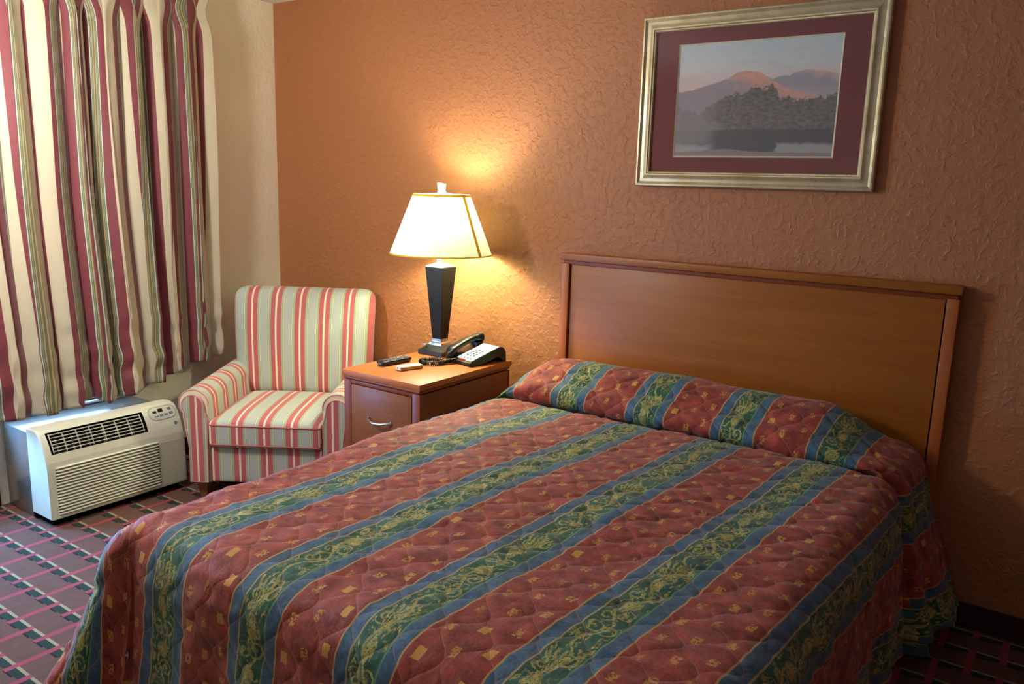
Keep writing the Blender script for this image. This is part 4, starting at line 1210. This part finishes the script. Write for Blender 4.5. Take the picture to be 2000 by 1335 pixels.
    # gentle pillow-end sag and soft hollows on the mattress
    def vnoise(x, y, sc, seed):
        r_ = np.random.default_rng(seed); G_ = r_.uniform(-1, 1, (64, 64))
        gx = (x / sc) % 64; gy = (y / sc) % 64
        i0 = gx.astype(int); j0 = gy.astype(int); fx = gx - i0; fy = gy - j0; fx = fx * fx * (3 - 2 * fx); fy = fy * fy * (3 - 2 * fy)
        i1 = (i0 + 1) % 64; j1 = (j0 + 1) % 64
        return (G_[i0, j0] * (1 - fx) + G_[i1, j0] * fx) * (1 - fy) + (G_[i0, j1] * (1 - fx) + G_[i1, j1] * fx) * fy
    US, UT = S + 3.0, Tm + 3.0
    soft = vnoise(US, UT, 0.30, 1) * 0.008 + vnoise(US, UT, 0.11, 2) * 0.0035
    # quilting: onion-shaped puffs between wavy seams
    pu, qv = 0.120, 0.150
    wv = 0.25 * np.cos(2 * PI * UT / qv)
    f1 = (US / pu + wv) % 1.0; f2 = (US / pu + 0.5 - wv) % 1.0
    d1 = np.minimum(f1, 1 - f1); d2 = np.minimum(f2, 1 - f2)
    ds = np.minimum(d1, d2)
    crink = vnoise(US, UT, 0.022, 4)
    vt = (UT / (qv / 2)) % 1.0
    puff = (0.0056 - 0.0026 * sstep(-1.0, -2.0, yb)) * np.clip(ds / 0.13, 0, 1) ** 0.6 + 0.0016 * crink + vnoise(US * 0.35, UT, 0.03, 6) * 0.0026
    disp = soft + puff
    # surface normals by differences
    Pm = np.stack([X, Y, Z], -1)
    du = np.gradient(Pm, axis=1); dv = np.gradient(Pm, axis=0)
    Nn = np.cross(dv, du); Nn /= np.linalg.norm(Nn, axis=-1, keepdims=True) + 1e-12
    flip = np.where(Nn[..., 2:3] * 1.0 + 0 < -0.2, 1, 1)
    Pm = Pm + Nn * disp[..., None] * SPREAD_SIGN
    Pm[..., 2] = np.maximum(Pm[..., 2], 0.012)
    # behind the roll the cloth must clear the headboard
    Pm[..., 1] = np.minimum(Pm[..., 1], -0.0715)
    nTt, nSs = S.shape
    idx = np.arange(nTt * nSs).reshape(nTt, nSs)
    F = np.stack([idx[:-1, :-1], idx[1:, :-1], idx[1:, 1:], idx[:-1, 1:]], -1).reshape(-1, 4)
    # pattern coordinates
    yflat = np.where(Tm > A[15], -0.45 - (Tm - A[15]), -0.45 + (A[15] - Tm) * 0.75)
    U = (X0 + S) - 2.140 - 0.075 * (yflat + 1.2)
    Vv = Tm
    me = bpy.data.meshes.new('bedspread')
    me.vertices.add(nTt * nSs); me.vertices.foreach_set('co', Pm.reshape(-1).astype(np.float32))
    me.loops.add(F.size); me.loops.foreach_set('vertex_index', F.reshape(-1).astype(np.int32))
    me.polygons.add(len(F)); me.polygons.foreach_set('loop_start', np.arange(0, F.size, 4, dtype=np.int32)); me.polygons.foreach_set('loop_total', np.full(len(F), 4, dtype=np.int32))
    me.update(calc_edges=True)
    lining = plain('white_lining', '#b9b6ae', 0.8)
    o = finish('bedspread', me, [spread_mat(), lining], None, True, np.stack([U, Vv], -1).reshape(-1, 2))
    md = o.modifiers.new('thick', 'SOLIDIFY'); md.thickness = 0.004; md.offset = 1.0 if SPREAD_SIGN < 0 else -1.0; md.material_offset = 1; md.material_offset_rim = 0
    lay2 = me.uv_layers.new(name='Sheet'); li = np.empty(len(me.loops), dtype=np.int32); me.loops.foreach_get('vertex_index', li)
    lay2.data.foreach_set('uv', np.stack([US, UT], -1).reshape(-1, 2).astype(np.float32)[li].ravel())
    tag(o, 'quilted bedspread in red, green and blue stripes, rolled over the pillows at the headboard', 'bedspread')
    return o
SPREAD_SIGN = 1.0
SPREAD = bedspread()
bed = thing('bed', 'queen bed base and mattress hidden beneath the striped quilted bedspread', 'bed', (2.75, -1.06, 0))
M_tick = plain('mattress_ticking', '#d8d4c8', 0.85); M_box = plain('box_spring_cloth', '#a79f90', 0.9)
for nm, (w, l, z0, z1, m) in {'mattress': (0.69, 0.92, 0.36, 0.580, M_tick), 'box_spring': (0.69, 0.92, 0.0, 0.355, M_box)}.items():
    v, f = soft_box(w, l, (z1 - z0) / 2, 0.03, 8); mesh_obj(nm, [(x, y, z + (z0 + z1) / 2) for x, y, z in v], f, m, bed)

# ------------------------------------------------------------------ light
def area(name, loc, rot, sx, sy, power, col):
    l = bpy.data.lights.new(name, 'AREA'); l.shape = 'RECTANGLE'; l.size = sx; l.size_y = sy; l.energy = power; l.color = col
    o = bpy.data.objects.new(name, l); COL.objects.link(o); o.location = loc; o.rotation_euler = rot
    return o
# daylight through the uncovered left part of the window
area('daylight', (-0.10, -1.98, 0.66), (0, -PI / 2, 0), 0.40, 0.36, 8.5, (0.10, 0.40, 1.0))
# floor lamp standing by the window, just left of the frame
def floor_lamp():
    fx, fy = 0.78, -2.10
    t = thing('floor_lamp', 'slim floor lamp with frosted glass bowl beside the window', 'floor lamp', (fx, fy, 0))
    bm = bmesh.new(); add_cyl(bm, (0, 0, 0), (0, 0, 0.02), 0.13, 0.125, 40); add_cyl(bm, (0, 0, 0.02), (0, 0, 0.035), 0.05, 0.02, 30); bm_obj('base', bm, M_brushed, t, auto=40)
    bm = bmesh.new(); add_cyl(bm, (0, 0, 0.03), (0, 0, 1.80), 0.011, 0.011, 16); bm_obj('pole', bm, M_brushed, t, auto=40)
    v, f = soft_box(0.11, 0.11, 0.11, 0.109, 12)
    m = bpy.data.materials.new('lit_frosted_glass'); m.use_nodes = True; b = m.node_tree.nodes['Principled BSDF']
    b.inputs['Base Color'].default_value = (.9, .9, .9, 1); b.inputs['Emission Color'].default_value = CEIL_COL; b.inputs['Emission Strength'].default_value = CEIL
    mesh_obj('glass_globe', [(x, y, z + 1.90) for x, y, z in v], f, m, t)
CEIL = 29.0; CEIL_COL = (1.0, 0.92, 0.82, 1)
floor_lamp()
w = bpy.data.worlds.new('World'); scene.world = w; w.use_nodes = True
bg = w.node_tree.nodes['Background']; bg.inputs[0].default_value = (0.30, 0.55, 1.0, 1); bg.inputs[1].default_value = 2.5

# ------------------------------------------------------------------ camera
cam = bpy.data.cameras.new('Camera'); co = bpy.data.objects.new('Camera', cam); COL.objects.link(co)
co.location = (3.8955, -3.1283, 1.5129); co.rotation_mode = 'XYZ'; co.rotation_euler = (1.377, -0.0282, 0.6172)
cam.sensor_width = 36.0; cam.sensor_fit = 'HORIZONTAL'; cam.lens = 1578.25 / 2000 * 36.0; cam.clip_start = 0.05
scene.camera = co
scene.view_settings.view_transform = 'Standard'; scene.view_settings.look = 'None'; scene.view_settings.gamma = 1.0
scene.view_settings.use_curve_mapping = False
scene.view_settings.exposure = 2.6
